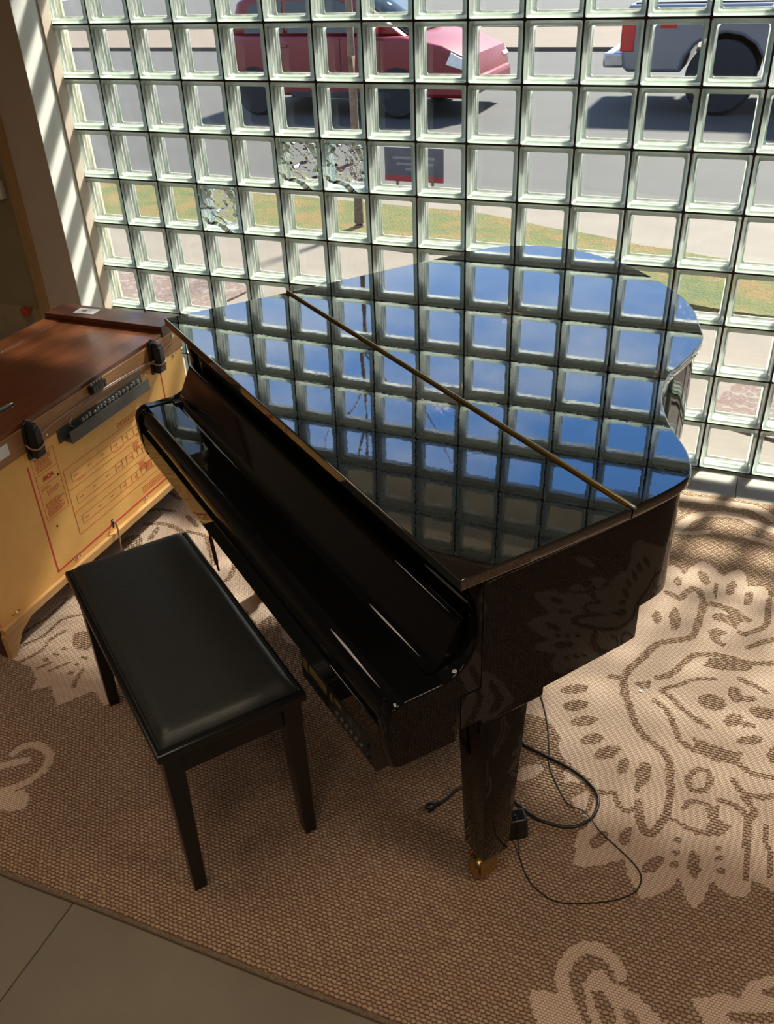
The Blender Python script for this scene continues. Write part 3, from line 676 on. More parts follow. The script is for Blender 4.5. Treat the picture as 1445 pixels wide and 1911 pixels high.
BROWN_P=[[(3.011,-.902),(3.053,-.914),(3.095,-.952),(3.061,-.981),(3.054,-1.017),(3.023,-.994),(3.008,-.999),(2.987,-.99),(2.97,-.969),(2.999,-.95),(3.025,-.95)],[(2.972,-1.046),(2.995,-1.029),(3.031,-1.042),(3.003,-1.068),(3.014,-1.089),(3.034,-1.098),(3.016,-1.116),(2.991,-1.097),(2.974,-1.078)],[(2.967,-1.223),(2.987,-1.177),(3.052,-1.155),(3.109,-1.158),(3.101,-1.198),(3.056,-1.214),(3.001,-1.226)],[(2.784,-1.362),(2.833,-1.337),(2.833,-1.373),(2.81,-1.378)],[(2.967,-1.517),(3.011,-1.526),(3.058,-1.534),(3.1,-1.531),(3.093,-1.557),(3.037,-1.589),(2.985,-1.572)],[(3.046,-1.368),(3.041,-1.382),(3.029,-1.393),(3.013,-1.399),(2.996,-1.399),(2.98,-1.392),(2.97,-1.38),(2.967,-1.366),(2.972,-1.351),(2.984,-1.34),(3.001,-1.334),(3.019,-1.335),(3.034,-1.342),(3.044,-1.354)],[(3.081,-1.296),(3.085,-1.31),(3.086,-1.326),(3.083,-1.338),(3.076,-1.347),(3.068,-1.349),(3.059,-1.344),(3.052,-1.333),(3.047,-1.319),(3.046,-1.303),(3.05,-1.29),(3.056,-1.282),(3.065,-1.28),(3.074,-1.285)],[(3.129,-1.31),(3.126,-1.316),(3.119,-1.323),(3.109,-1.329),(3.097,-1.333),(3.087,-1.335),(3.079,-1.333),(3.076,-1.329),(3.078,-1.322),(3.086,-1.315),(3.096,-1.309),(3.108,-1.305),(3.118,-1.304),(3.126,-1.305)],[(3.182,-1.361),(3.177,-1.371),(3.166,-1.38),(3.15,-1.385),(3.133,-1.386),(3.118,-1.382),(3.108,-1.374),(3.105,-1.364),(3.11,-1.353),(3.121,-1.345),(3.137,-1.339),(3.154,-1.339),(3.169,-1.343),(3.179,-1.35)],[(3.093,-1.402),(3.092,-1.415),(3.087,-1.427),(3.078,-1.439),(3.068,-1.446),(3.057,-1.448),(3.048,-1.444),(3.044,-1.436),(3.044,-1.424),(3.049,-1.411),(3.058,-1.399),(3.069,-1.392),(3.08,-1.39),(3.088,-1.394)],[(3.128,-1.422),(3.125,-1.427),(3.118,-1.431),(3.108,-1.434),(3.097,-1.435),(3.087,-1.433),(3.08,-1.429),(3.078,-1.424),(3.081,-1.419),(3.088,-1.414),(3.098,-1.412),(3.11,-1.411),(3.12,-1.413),(3.126,-1.417)],[(3.149,-1.464),(3.147,-1.473),(3.137,-1.483),(3.123,-1.493),(3.108,-1.499),(3.094,-1.502),(3.083,-1.501),(3.079,-1.495),(3.082,-1.486),(3.091,-1.476),(3.105,-1.466),(3.121,-1.459),(3.135,-1.457),(3.145,-1.458)],[(3.196,-1.508),(3.195,-1.522),(3.19,-1.534),(3.183,-1.542),(3.175,-1.545),(3.167,-1.542),(3.162,-1.534),(3.16,-1.521),(3.161,-1.508),(3.166,-1.495),(3.173,-1.487),(3.181,-1.484),(3.189,-1.487),(3.194,-1.496)],[(2.667,-1.425),(2.666,-1.435),(2.657,-1.447),(2.643,-1.458),(2.627,-1.466),(2.611,-1.471),(2.599,-1.47),(2.593,-1.464),(2.595,-1.454),(2.603,-1.442),(2.617,-1.431),(2.634,-1.422),(2.65,-1.418),(2.662,-1.419)],[(2.68,-1.492),(2.679,-1.502),(2.671,-1.514),(2.659,-1.525),(2.644,-1.532),(2.629,-1.536),(2.618,-1.534),(2.612,-1.527),(2.613,-1.516),(2.62,-1.505),(2.633,-1.494),(2.648,-1.486),(2.663,-1.482),(2.674,-1.485)],[(2.714,-1.539),(2.713,-1.549),(2.705,-1.561),(2.693,-1.572),(2.677,-1.582),(2.662,-1.587),(2.651,-1.586),(2.645,-1.581),(2.646,-1.571),(2.653,-1.559),(2.666,-1.547),(2.682,-1.538),(2.697,-1.533),(2.709,-1.533)],[(2.741,-1.6),(2.741,-1.61),(2.735,-1.621),(2.726,-1.632),(2.714,-1.64),(2.701,-1.644),(2.692,-1.643),(2.686,-1.637),(2.686,-1.628),(2.692,-1.617),(2.701,-1.606),(2.714,-1.597),(2.726,-1.593),(2.736,-1.594)],[(2.792,-1.629),(2.792,-1.64),(2.786,-1.653),(2.774,-1.667),(2.76,-1.678),(2.746,-1.684),(2.734,-1.684),(2.728,-1.677),(2.728,-1.667),(2.734,-1.653),(2.745,-1.639),(2.76,-1.628),(2.774,-1.622),(2.786,-1.622)],[(2.821,-1.687),(2.818,-1.701),(2.812,-1.711),(2.806,-1.715),(2.799,-1.714),(2.794,-1.707),(2.792,-1.696),(2.792,-1.682),(2.795,-1.668),(2.801,-1.658),(2.808,-1.653),(2.814,-1.654),(2.819,-1.661),(2.821,-1.673)],[(2.882,-1.695),(2.878,-1.715),(2.871,-1.73),(2.862,-1.738),(2.853,-1.737),(2.846,-1.728),(2.842,-1.713),(2.841,-1.693),(2.844,-1.673),(2.851,-1.657),(2.86,-1.649),(2.87,-1.649),(2.877,-1.659),(2.881,-1.675)],[(2.859,-1.729),(2.861,-1.743),(2.86,-1.755),(2.858,-1.762),(2.855,-1.763),(2.851,-1.758),(2.848,-1.748),(2.845,-1.734),(2.844,-1.72),(2.844,-1.708),(2.846,-1.7),(2.849,-1.699),(2.853,-1.705),(2.857,-1.715)],[(3.022,-1.752),(3.052,-1.731),(3.051,-1.773),(3.087,-1.786),(3.062,-1.825),(3.025,-1.834),(3.033,-1.79)],[(2.804,-1.909),(2.808,-1.916),(2.808,-1.927),(2.804,-1.94),(2.797,-1.952),(2.789,-1.96),(2.781,-1.964),(2.774,-1.962),(2.77,-1.954),(2.77,-1.943),(2.774,-1.931),(2.78,-1.919),(2.789,-1.91),(2.797,-1.906)],[(2.862,-1.906),(2.858,-1.919),(2.853,-1.928),(2.846,-1.933),(2.84,-1.932),(2.835,-1.925),(2.833,-1.915),(2.833,-1.902),(2.837,-1.889),(2.842,-1.879),(2.849,-1.874),(2.855,-1.875),(2.86,-1.882),(2.862,-1.893)],[(2.975,-1.867),(2.974,-1.872),(2.973,-1.877),(2.969,-1.88),(2.966,-1.881),(2.962,-1.88),(2.96,-1.877),(2.958,-1.873),(2.959,-1.868),(2.96,-1.864),(2.964,-1.861),(2.967,-1.859),(2.971,-1.86),(2.973,-1.863)],[(2.976,-1.904),(2.975,-1.908),(2.973,-1.911),(2.97,-1.914),(2.966,-1.916),(2.962,-1.916),(2.959,-1.914),(2.958,-1.91),(2.958,-1.906),(2.96,-1.903),(2.964,-1.9),(2.968,-1.898),(2.972,-1.898),(2.975,-1.9)],[(2.977,-1.939),(2.977,-1.944),(2.974,-1.948),(2.97,-1.952),(2.966,-1.953),(2.961,-1.953),(2.958,-1.95),(2.957,-1.947),(2.957,-1.942),(2.96,-1.937),(2.964,-1.934),(2.968,-1.932),(2.972,-1.933),(2.976,-1.935)],[(3.067,-1.858),(3.067,-1.863),(3.065,-1.867),(3.062,-1.87),(3.058,-1.872),(3.055,-1.871),(3.052,-1.868),(3.051,-1.864),(3.052,-1.859),(3.054,-1.854),(3.057,-1.851),(3.06,-1.85),(3.064,-1.851),(3.066,-1.854)],[(3.075,-1.886),(3.074,-1.891),(3.071,-1.895),(3.067,-1.899),(3.062,-1.901),(3.057,-1.901),(3.053,-1.899),(3.052,-1.895),(3.053,-1.891),(3.056,-1.886),(3.06,-1.883),(3.065,-1.881),(3.07,-1.881),(3.074,-1.883)],[(3.084,-1.918),(3.083,-1.923),(3.08,-1.927),(3.076,-1.93),(3.071,-1.932),(3.067,-1.932),(3.064,-1.93),(3.062,-1.926),(3.063,-1.922),(3.066,-1.918),(3.07,-1.914),(3.075,-1.913),(3.079,-1.913),(3.083,-1.915)],[(2.94,-1.933),(2.942,-1.941),(2.94,-1.952),(2.934,-1.966),(2.925,-1.978),(2.915,-1.986),(2.906,-1.99),(2.9,-1.987),(2.897,-1.98),(2.899,-1.968),(2.905,-1.955),(2.914,-1.942),(2.924,-1.934),(2.933,-1.93)],[(3.024,-1.92),(3.026,-1.938),(3.024,-1.953),(3.02,-1.963),(3.014,-1.966),(3.008,-1.962),(3.001,-1.95),(2.997,-1.934),(2.995,-1.916),(2.996,-1.9),(3.0,-1.889),(3.006,-1.886),(3.013,-1.891),(3.02,-1.903)],[(2.867,-.817),(2.867,-.83),(2.865,-.841),(2.86,-.849),(2.855,-.851),(2.849,-.847),(2.844,-.838),(2.842,-.825),(2.842,-.812),(2.844,-.8),(2.848,-.792),(2.854,-.791),(2.86,-.795),(2.864,-.804)],[(2.945,-.757),(2.951,-.776),(2.954,-.794),(2.952,-.808),(2.947,-.815),(2.939,-.815),(2.93,-.806),(2.922,-.791),(2.915,-.773),(2.913,-.754),(2.914,-.74),(2.919,-.732),(2.927,-.733),(2.937,-.742)],[(2.985,-.828),(2.986,-.848),(2.985,-.865),(2.983,-.874),(2.979,-.876),(2.976,-.868),(2.973,-.853),(2.971,-.833),(2.97,-.813),(2.97,-.796),(2.973,-.786),(2.976,-.785),(2.979,-.793),(2.983,-.809)],[(3.036,-.814),(3.031,-.832),(3.024,-.844),(3.017,-.849),(3.011,-.846),(3.008,-.834),(3.007,-.817),(3.01,-.798),(3.015,-.78),(3.022,-.767),(3.029,-.762),(3.035,-.765),(3.039,-.777),(3.039,-.794)],[(3.094,-.845),(3.091,-.863),(3.085,-.876),(3.078,-.882),(3.071,-.881),(3.066,-.872),(3.064,-.857),(3.065,-.839),(3.068,-.822),(3.074,-.808),(3.081,-.801),(3.087,-.803),(3.092,-.812),(3.095,-.827)],[(2.825,-1.033),(2.826,-1.048),(2.823,-1.062),(2.819,-1.07),(2.812,-1.073),(2.806,-1.068),(2.801,-1.057),(2.797,-1.042),(2.797,-1.027),(2.799,-1.013),(2.804,-1.004),(2.81,-1.002),(2.816,-1.007),(2.822,-1.018)],[(2.883,-1.021),(2.884,-1.047),(2.882,-1.069),(2.876,-1.082),(2.869,-1.084),(2.861,-1.076),(2.854,-1.057),(2.85,-1.033),(2.848,-1.007),(2.851,-.985),(2.856,-.971),(2.864,-.968),(2.872,-.977),(2.879,-.996)],[(2.841,-2.313),(2.862,-2.301),(2.89,-2.328),(2.904,-2.369),(2.921,-2.386),(2.894,-2.396),(2.864,-2.353)],[(2.903,-2.319),(2.926,-2.322),(2.953,-2.351),(2.969,-2.368),(2.949,-2.375),(2.919,-2.348)],[(3.102,-2.258),(3.195,-2.223),(3.249,-2.209),(3.249,-2.228),(3.121,-2.272)],[(3.167,-2.187),(3.194,-2.169),(3.249,-2.144),(3.249,-2.173),(3.194,-2.193)],[(1.133,-1.745),(1.143,-1.763),(1.144,-1.78),(1.136,-1.792),(1.121,-1.797),(1.101,-1.795),(1.082,-1.785),(1.065,-1.769),(1.055,-1.751),(1.053,-1.734),(1.061,-1.721),(1.077,-1.716),(1.097,-1.719),(1.117,-1.729)],[(1.079,-1.804),(1.08,-1.807),(1.079,-1.811),(1.075,-1.813),(1.07,-1.815),(1.065,-1.815),(1.06,-1.814),(1.056,-1.811),(1.055,-1.808),(1.056,-1.804),(1.059,-1.801),(1.064,-1.8),(1.07,-1.799),(1.075,-1.801)],[(1.071,-1.835),(1.072,-1.838),(1.071,-1.842),(1.068,-1.845),(1.063,-1.847),(1.057,-1.847),(1.052,-1.845),(1.049,-1.843),(1.047,-1.839),(1.049,-1.836),(1.052,-1.833),(1.057,-1.831),(1.062,-1.831),(1.067,-1.832)],[(1.056,-1.866),(1.057,-1.869),(1.056,-1.872),(1.053,-1.875),(1.048,-1.877),(1.042,-1.877),(1.037,-1.876),(1.034,-1.873),(1.032,-1.87),(1.033,-1.867),(1.037,-1.864),(1.041,-1.862),(1.047,-1.862),(1.052,-1.863)],[(1.167,-1.817),(1.169,-1.82),(1.167,-1.824),(1.164,-1.827),(1.159,-1.828),(1.154,-1.829),(1.149,-1.827),(1.145,-1.825),(1.144,-1.821),(1.145,-1.818),(1.149,-1.815),(1.154,-1.813),(1.159,-1.813),(1.164,-1.814)],[(1.165,-1.849),(1.166,-1.852),(1.165,-1.856),(1.162,-1.859),(1.157,-1.86),(1.151,-1.861),(1.147,-1.859),(1.143,-1.857),(1.142,-1.853),(1.143,-1.85),(1.146,-1.847),(1.151,-1.845),(1.157,-1.845),(1.162,-1.846)],[(1.168,-1.888),(1.169,-1.891),(1.168,-1.894),(1.165,-1.897),(1.16,-1.899),(1.155,-1.899),(1.15,-1.898),(1.147,-1.895),(1.145,-1.892),(1.147,-1.889),(1.15,-1.886),(1.155,-1.884),(1.16,-1.884),(1.165,-1.885)],[(.945,-1.199),(.956,-1.217),(.959,-1.237),(.955,-1.257),(.943,-1.271),(.926,-1.278),(.907,-1.276),(.891,-1.265),(.879,-1.247),(.875,-1.227),(.879,-1.207),(.892,-1.192),(.909,-1.185),(.928,-1.188)],[(.957,-.992),(.959,-.996),(.958,-1.0),(.955,-1.003),(.95,-1.004),(.945,-1.004),(.94,-1.002),(.937,-.999),(.936,-.995),(.937,-.991),(.94,-.988),(.944,-.986),(.949,-.987),(.954,-.989)]]

# ------------------------------------------------------------------ rug
def rug_material():
    t = NT('woven_rug'); p = t.principled(None, .95)
    p.inputs['Specular IOR Level'].default_value = .15
    v = t.coord()
    sp = t.n('ShaderNodeSeparateXYZ'); t.l(v, sp.inputs[0])
    X, Y = sp.outputs['X'], sp.outputs['Y']
    at = t.n('ShaderNodeAttribute'); at.attribute_name = 'motif'
    jit = t.noise(v, 160, 2)
    # coarse braid of the ground: rows of offset cells
    def cells(w, h, wob):
        wv = t.math('MULTIPLY', t.math('SUBTRACT', t.noise(v, 55, 2), .5), wob)
        row = t.math('DIVIDE', t.math('ADD', Y, wv), h)
        fl = t.math('FLOOR', row)
        off = t.math('MULTIPLY', t.math('MODULO', fl, 2.0), .5)
        col = t.math('ADD', t.math('DIVIDE', t.math('ADD', X, wv), w), off)
        fx = t.math('ABSOLUTE', t.math('SUBTRACT', t.math('FRACT', col), .5))
        fy = t.math('ABSOLUTE', t.math('SUBTRACT', t.math('FRACT', row), .5))
        d = t.math('ADD', t.math('MULTIPLY', fx, fx), t.math('MULTIPLY', fy, fy))     # 0 centre .5 corner
        low = t.math('MULTIPLY', t.math('SUBTRACT', t.math('FRACT', row), .5), .55)  # yarn shading put into the colour: dark low side, light sliver above
        return t.math('ADD', t.math('SUBTRACT', 1.0, t.math('MULTIPLY', d, 2.6)), low), fl, t.math('FLOOR', col)
    hb, fl, fc = cells(.0125, .0086, .0085)
    hm, _, _ = cells(.0070, .0058, .0018)
    cid = t.n('ShaderNodeCombineXYZ'); t.l(fc, cid.inputs['X']); t.l(fl, cid.inputs['Y'])
    wn_ = t.n('ShaderNodeTexWhiteNoise', noise_dimensions='2D'); t.l(cid.outputs[0], wn_.inputs['Vector'])
    yarn = t.ramp(wn_.outputs['Value'], (.0, (.30, .185, .12)), (.4, (.40, .265, .18)), (.75, (.46, .33, .21)), (1.0, (.35, .245, .145)))
    fib = t.noise(v, 420, 2)
    yarn = t.mix(t.math('MULTIPLY', fib, .35), yarn, (.52, .37, .24))
    ground = t.mix(t.ramp(hb, (.25, (1, 1, 1)), (.80, (0, 0, 0))), yarn, (.14, .075, .052))  # crease shade between the yarns mixed into the colour
    beige = t.mix(t.ramp(hm, (.25, (1, 1, 1)), (.75, (0, 0, 0))), (.70, .535, .405), (.37, .235, .165))
    mk = t.ramp(t.math('ADD', at.outputs['Fac'], t.math('MULTIPLY', t.math('SUBTRACT', jit, .5), .35)), (.42, (0, 0, 0)), (.58, (1, 1, 1)))
    big = t.noise(v, 2.0, 3)
    c = t.mix(mk, ground, beige)
    c = t.mix(t.math('MULTIPLY', big, .12), c, (.20, .12, .07))
    t.l(c, p.inputs['Base Color'])
    hh = t.mix(mk, hb, t.math('MULTIPLY', hm, .45))
    t.l(t.bump(hh, .75, .006), p.inputs['Normal'])
    return t.m
M_RUG = rug_material()
def inside(x, y, poly):
    c = False; j = len(poly) - 1
    for i in range(len(poly)):
        xi, yi = poly[i]; xj, yj = poly[j]
        if (yi > y) != (yj > y) and x < (xj - xi) * (y - yi) / (yj - yi) + xi: c = not c
        j = i
    return c
def seg_d(x, y, ax, ay, bx, by):
    dx, dy = bx - ax, by - ay
    L2 = dx * dx + dy * dy
    t = 0 if L2 == 0 else max(0, min(1, ((x - ax) * dx + (y - ay) * dy) / L2))
    return math.hypot(x - ax - t * dx, y - ay - t * dy)
RX0, RX1, RY0, RY1, RS = .10, 4.60, -2.520, -.205, .0065
nx = int((RX1 - RX0) / RS); ny = int((RY1 - RY0) / RS)
mask = [0.0] * ((nx + 1) * (ny + 1))
def paint(poly, val):
    x0 = min(p[0] for p in poly); x1 = max(p[0] for p in poly); y0 = min(p[1] for p in poly); y1 = max(p[1] for p in poly)
    for j in range(max(0, int((y0 - RY0) / RS)), min(ny, int((y1 - RY0) / RS) + 1) + 1):
        y = RY0 + j * RS
        # scanline crossings
        xsn = []
        k = len(poly) - 1
        for i in range(len(poly)):
            xi, yi = poly[i]; xj, yj = poly[k]
            if (yi > y) != (yj > y): xsn.append((xj - xi) * (y - yi) / (yj - yi) + xi)
            k = i
        xsn.sort()
        for a, b in zip(xsn[::2], xsn[1::2]):
            for i in range(max(0, math.ceil((a - RX0) / RS)), min(nx, math.floor((b - RX0) / RS)) + 1):
                mask[j * (nx + 1) + i] = val
def paint_stroke(w, pts, val):
    pts = catmull(pts, 3) if len(pts) > 2 else pts
    h = w / 2
    for (ax, ay), (bx, by) in zip(pts[:-1], pts[1:]):
        for j in range(max(0, int((min(ay, by) - h - RY0) / RS)), min(ny, int((max(ay, by) + h - RY0) / RS) + 1) + 1):
            for i in range(max(0, int((min(ax, bx) - h - RX0) / RS)), min(nx, int((max(ax, bx) + h - RX0) / RS) + 1) + 1):
                if seg_d(RX0 + i * RS, RY0 + j * RS, ax, ay, bx, by) <= h: mask[j * (nx + 1) + i] = val
for q in BEIGE: paint(q, 1.0)
for w, q in BEIGE_S: paint_stroke(w, q, 1.0)
for w, q in BROWN_S: paint_stroke(w, q, 0.0)
for q in BROWN_P: paint(q, 0.0)
# the pattern is symmetric about the medallion's axis
XM = 3.245
for j in range(ny + 1):
    for i in range(nx + 1):
        x = RX0 + i * RS
        if x > XM:
            i2 = round((2 * XM - x - RX0) / RS)
            mask[j * (nx + 1) + i] = mask[j * (nx + 1) + i2]
RT = .010
verts = []
for j in range(ny + 1):
    for i in range(nx + 1):
        x = RX0 + i * RS; y = RY0 + j * RS
        if j == 0: y += .006 * noise.noise(Vector((x * 3, 0, 0)))
        edge = min(1.0, (min(j, ny - j) + .35) * RS / .02)
        verts.append((x, y, RT * edge ** .5 + .0005 * noise.noise(Vector((x * 2.2, y * 2.2, .3)))))
faces = [(j * (nx + 1) + i, j * (nx + 1) + i + 1, (j + 1) * (nx + 1) + i + 1, (j + 1) * (nx + 1) + i) for j in range(ny) for i in range(nx)]
nb = len(verts)
border = [i for i in range(nx + 1)] + [j * (nx + 1) + nx for j in range(1, ny + 1)] + [ny * (nx + 1) + i for i in range(nx - 1, -1, -1)] + [j * (nx + 1) for j in range(ny - 1, 0, -1)]
for b in border:
    verts.append((verts[b][0], verts[b][1], .0002))
for k in range(len(border)):
    k2 = (k + 1) % len(border)
    faces.append((border[k2], border[k], nb + k, nb + k2))
me = bpy.data.meshes.new('area_rug'); me.from_pydata(verts, [], faces)
att = me.attributes.new('motif', 'FLOAT', 'POINT')
att.data.foreach_set('value', mask + [0.0] * len(border))
rug = finish('area_rug', me, M_RUG, None, 60)
tag(rug, 'brown and beige woven rug with damask leaf motifs under the piano', 'rug')
# bound edge of the rug along its near side
bpts = [(RX0 + (RX1 - RX0) * k / 120, RY0 + .002 + .006 * noise.noise(Vector(((RX0 + (RX1 - RX0) * k / 120) * 3, 0, 0))), .0065) for k in range(121)]
bm = bmesh.new(); add_tube(bm, bpts, .0066, 8)
bm_obj('edge_binding', bm, simple('rug_binding', (.16, .11, .07), .95, 0, .3, 200, .5), rug, 60)

# ------------------------------------------------------------------ piano (local axes: x along the keyboard, y towards the tail)
ANG = math.radians(-37.317)
piano = tag(empty('grand_piano', (1.38288, -1.40674, 0), ANG), 'glossy black baby grand piano with closed lid and brass hinge', 'piano')
right = [(1.452, .0), (1.451, .10), (1.449, .22), (1.445, .34), (1.441, .44), (1.428, .535), (1.397, .583), (1.339, .628), (1.247, .679), (1.150, .757), (1.080, .850), (1.040, .940), (1.003, 1.026), (.965, 1.090), (.909, 1.142), (.784, 1.241), (.615, 1.313), (.392, 1.356), (.205, 1.335), (.085, 1.262), (.020, 1.165), (.0, 1.06)]
curve = catmull(right, 5)
outline = curve + [(0, .5), (0, 0)]
HN = .384
def clip(poly, n0, keep_above):
    out = []
    for i in range(len(poly)):
        a, b = poly[i], poly[(i + 1) % len(poly)]
        ia = (a[1] >= n0) == keep_above; ib = (b[1] >= n0) == keep_above
        if ia: out.append(a)
        if ia != ib:
            t_ = (n0 - a[1]) / (b[1] - a[1]); out.append((a[0] + (b[0] - a[0]) * t_, n0))
    return out
def inset(poly, d):
    out = []
    n = len(poly)
    for i in range(n):
        p0, p1, p2 = Vector(poly[i - 1]), Vector(poly[i]), Vector(poly[(i + 1) % n])
        a = (p1 - p0); b = (p2 - p1)
        if a.length < 1e-6 or b.length < 1e-6: continue
        a.normalize(); b.normalize()
        na = Vector((-a.y, a.x)); nb_ = Vector((-b.y, b.x)); m = (na + nb_)
        if m.length < 1e-6: m = na
        m.normalize(); k = d / max(.4, m.dot(na))
        out.append((p1.x + m.x * k, p1.y + m.y * k))
    return out
HL = .997
lid = prism('lid', clip(outline, HN + .002, True), HL - .024, HL, M_LACQ, piano, 'z', .0035, 3)
flap_poly = clip(outline, HN - .002, False)
bm = bmesh.new(); add_prism(bm, flap_poly, HL - .024, HL, 'z', .0035, 3)
bmesh.ops.transform(bm, matrix=Matrix.Translation((0, HN, HL)) @ Matrix.Rotation(math.radians(-.75), 4, 'X') @ Matrix.Translation((0, -HN, -HL)), verts=bm.verts)
flap = bm_obj('lid_flap', bm, M_LACQ, piano, 35)
flap['label'] = 'folding front part of the lid'
bm = bmesh.new()
add_tube(bm, [(.0 + 1.436 * k / 24, HN, HL + .0028) for k in range(25)], .0046, 10)
add_box(bm, .004, 1.432, HN - .006, HN + .006, HL - .001, HL + .0010)
hinge = bm_obj('lid_hinge', bm, M_BRASS, piano, 40); hinge['label'] = 'long brass piano hinge across the lid'
bm = bmesh.new()
add_tube(bm, [(1.436, HN, HL + .0028), (1.450, HN, HL + .0028)], .0036, 10)
bm_obj('hinge_pin', bm, M_STEEL, hinge, 40)
# rim
rim_poly = inset(outline, .013)
rim_poly = clip(rim_poly, .058, True)
prism('rim', rim_poly, .722, HL - .0245, M_LACQ2, piano, 'z')
rp2 = clip(inset(outline, .011), .06, True)
prism('rim_lip', clip(inset(outline, .009), .06, True), HL - .034, HL - .0248, M_LACQ2, piano, 'z', .002, 2)
prism('lower_case', clip(inset(outline, .013), .462, False), .640, .7222, M_LACQ2, piano, 'z')
# cheeks
def arc(cx, cz, r, a0, a1, n=8, rz=None):
    return [(cx + r * math.cos(math.radians(a0 + (a1 - a0) * k / n)), cz + (rz or r) * math.sin(math.radians(a0 + (a1 - a0) * k / n))) for k in range(n + 1)]
# side outline: hollow curve down from the lid, flat arm top, round nose, straight front
def smooth_cheek():
    s_ = catmull([(.062, .972), (.048, .950), (.044, .920), (.049, .880), (.046, .840), (.031, .806), (.006, .783), (-.022, .7735)], 4)
    return s_ + [(-.030, .7725), (-.104, .7725)] + arc(-.104, .7345, .038, 90, 180, 7)[1:] + [(-.1425, .716), (-.1405, .664), (-.134, .624), (-.120, .616), (.004, .612), (.010, .640), (.10, .640), (.10, .972)]
for u0, u1 in ((.0140, .046), (1.404, 1.4372)):
    prism('cheek', smooth_cheek(), u0, u1, M_LACQ2, piano, 'x', .004, 3, 40)
# closed key cover
fb = [(-.131, .7125), (-.1365, .722), (-.1375, .7365)] + arc(-.1045, .7365, .033, 180, 90, 7)[1:] + [(-.100, .7695), (-.030, .7695), (-.024, .7702), (-.016, .7745), (-.010, .7815), (-.008, .7850), (.0275, .8555), (.0295, .8600), (.033, .8650), (.038, .8665), (.046, .8655), (.048, .80), (.048, .7125)]
cover = prism('key_cover', fb, .048, 1.402, M_LACQ2, piano, 'x', .002, 2, 40)
cover['label'] = 'closed glossy fallboard over the keys'
for u0, u1 in ((.048, .074), (1.376, 1.402)):
    box('hinge_block', u0, u1, -.034, -.004, .769, .7760, M_LACQ2, cover, .0015)
box('key_slip', .048, 1.402, -.139, -.100, .646, .704, M_LACQ2, piano, .003)
box('felt_strip', .048, 1.402, -.130, -.05, .703, .713, M_FELT, piano)
box('key_bed', .0465, 1.4035, -.132, .40, .616, .646, M_LACQ2, piano, .003)
box('name_board', .047, 1.403, .060, .078, .79, .965, M_LACQ2, piano, .002)
box('music_shelf', .047, 1.403, .049, .40, .78, .80, M_FELT, piano)
# legs
def leg(uc, nc):
    mir = uc
    top = .052; bot = .036
    bm = bmesh.new(); b = bmesh.new()
    bmesh.ops.create_cube(b, size=1)
    for v in b.verts:
        h = top if v.co.z > 0 else bot
        v.co = Vector((uc + math.copysign(h, v.co.x), nc + math.copysign(h, v.co.y), .60 if v.co.z > 0 else .112))
    bmesh.ops.bevel(b, geom=b.edges[:], offset=.003, segments=2, profile=.5, affect='EDGES')
    merge(bm, b)
    lg = bm_obj('leg', bm, M_LACQ2, piano, 35)
    prism('leg_block', [(uc - .072, nc - .075), (uc + .066, nc - .075), (uc + .066, nc + .075), (uc - .072, nc + .075)], .598, .642, M_LACQ2, lg, 'z', .006)
    bm = bmesh.new()
    b = bmesh.new(); bmesh.ops.create_cube(b, size=1)
    for v in b.verts:
        h = .036 if v.co.z > 0 else .026
        v.co = Vector((uc + math.copysign(h, v.co.x), nc + math.copysign(h, v.co.y), .1125 if v.co.z > 0 else .086))
    bmesh.ops.bevel(b, geom=b.edges[:], offset=.002, segments=1, affect='EDGES'); merge(bm, b)
    add_lathe(bm, [(.022, .10), (.024, .085), (.018, .075), (.012, .07)], (uc, nc, 0), 'z', 16)
    for s in (-1, 1):
        add_prism(bm, [(nc - .030, .085), (nc + .018, .085), (nc + .014, .040), (nc - .016, .022), (nc - .030, .04)], uc + s * .021 - .002, uc + s * .021 + .002, 'x')
    cs = bm_obj('caster', bm, M_BRASS, lg, 35); cs['label'] = 'brass caster'
    bm = bmesh.new()
    add_lathe(bm, [(.010, -.018), (.030, -.018), (.034, -.012), (.034, .012), (.030, .018), (.010, .018)], (uc, nc - .008, .0449), 'x', 24)
    bm_obj('caster_wheel', bm, M_BRASS, lg, 35)
leg(1.358, .147); leg(.092, .147); leg(.52, 1.05)
# pedal lyre
lyre = box('pedal_box', .60, .85, .18, .30, .085, .165, M_LACQ2, piano, .004)
for u in (.645, .805):
    box('lyre_post', u - .018, u + .018, .222, .258, .16, .64, M_LACQ2, lyre, .003)
for u in (.665, .725, .785):
    bm = bmesh.new()
    add_prism(bm, [(u - .010, .19), (u + .010, .19), (u + .016, .07), (u + .008, .045), (u - .008, .045), (u - .016, .07)], .10, .108, 'z', .002)
    bm_obj('pedal', bm, M_BRASS, lyre, 35)
# control unit hung under the key bed
cu = box('control_unit', 1.028, 1.348, -.122, .010, .518, .594, M_BLACKPL, piano, .003)
cu['label'] = 'black control box hung under the keyboard'
for u0, u1, z0, z1 in ((1.040, 1.062, .556, .582), (1.072, 1.150, .562, .582), (1.166, 1.176, .560, .580), (1.185, 1.215, .572, .581)):
    box('control_label', u0, u1, -.1232, -.1215, z0, z1, M_GOLDLABEL, cu)
box('control_display', 1.075, 1.15, -.1232, -.1215, .530, .555, simple('display_glass', (.01, .012, .012), .08), cu)
for k in range(6):
    box('control_button', 1.19 + k * .020, 1.202 + k * .020, -.1262, -.1215, .540, .550, M_GREYMETAL, cu, .001)
for k in range(2):
    lathe('control_knob', [(.008, 0), (.008, -.004), (.006, -.006), (.002, -.0065)], (1.318, -.122, .545 + k * .03 - .005), M_BLACKPL, cu, 'y', 16)
for k in range(5):
    box('vent_slot', 1.245 + k * .010, 1.249 + k * .010, -.1226, -.1215, .560, .585, M_GREYMETAL, cu)
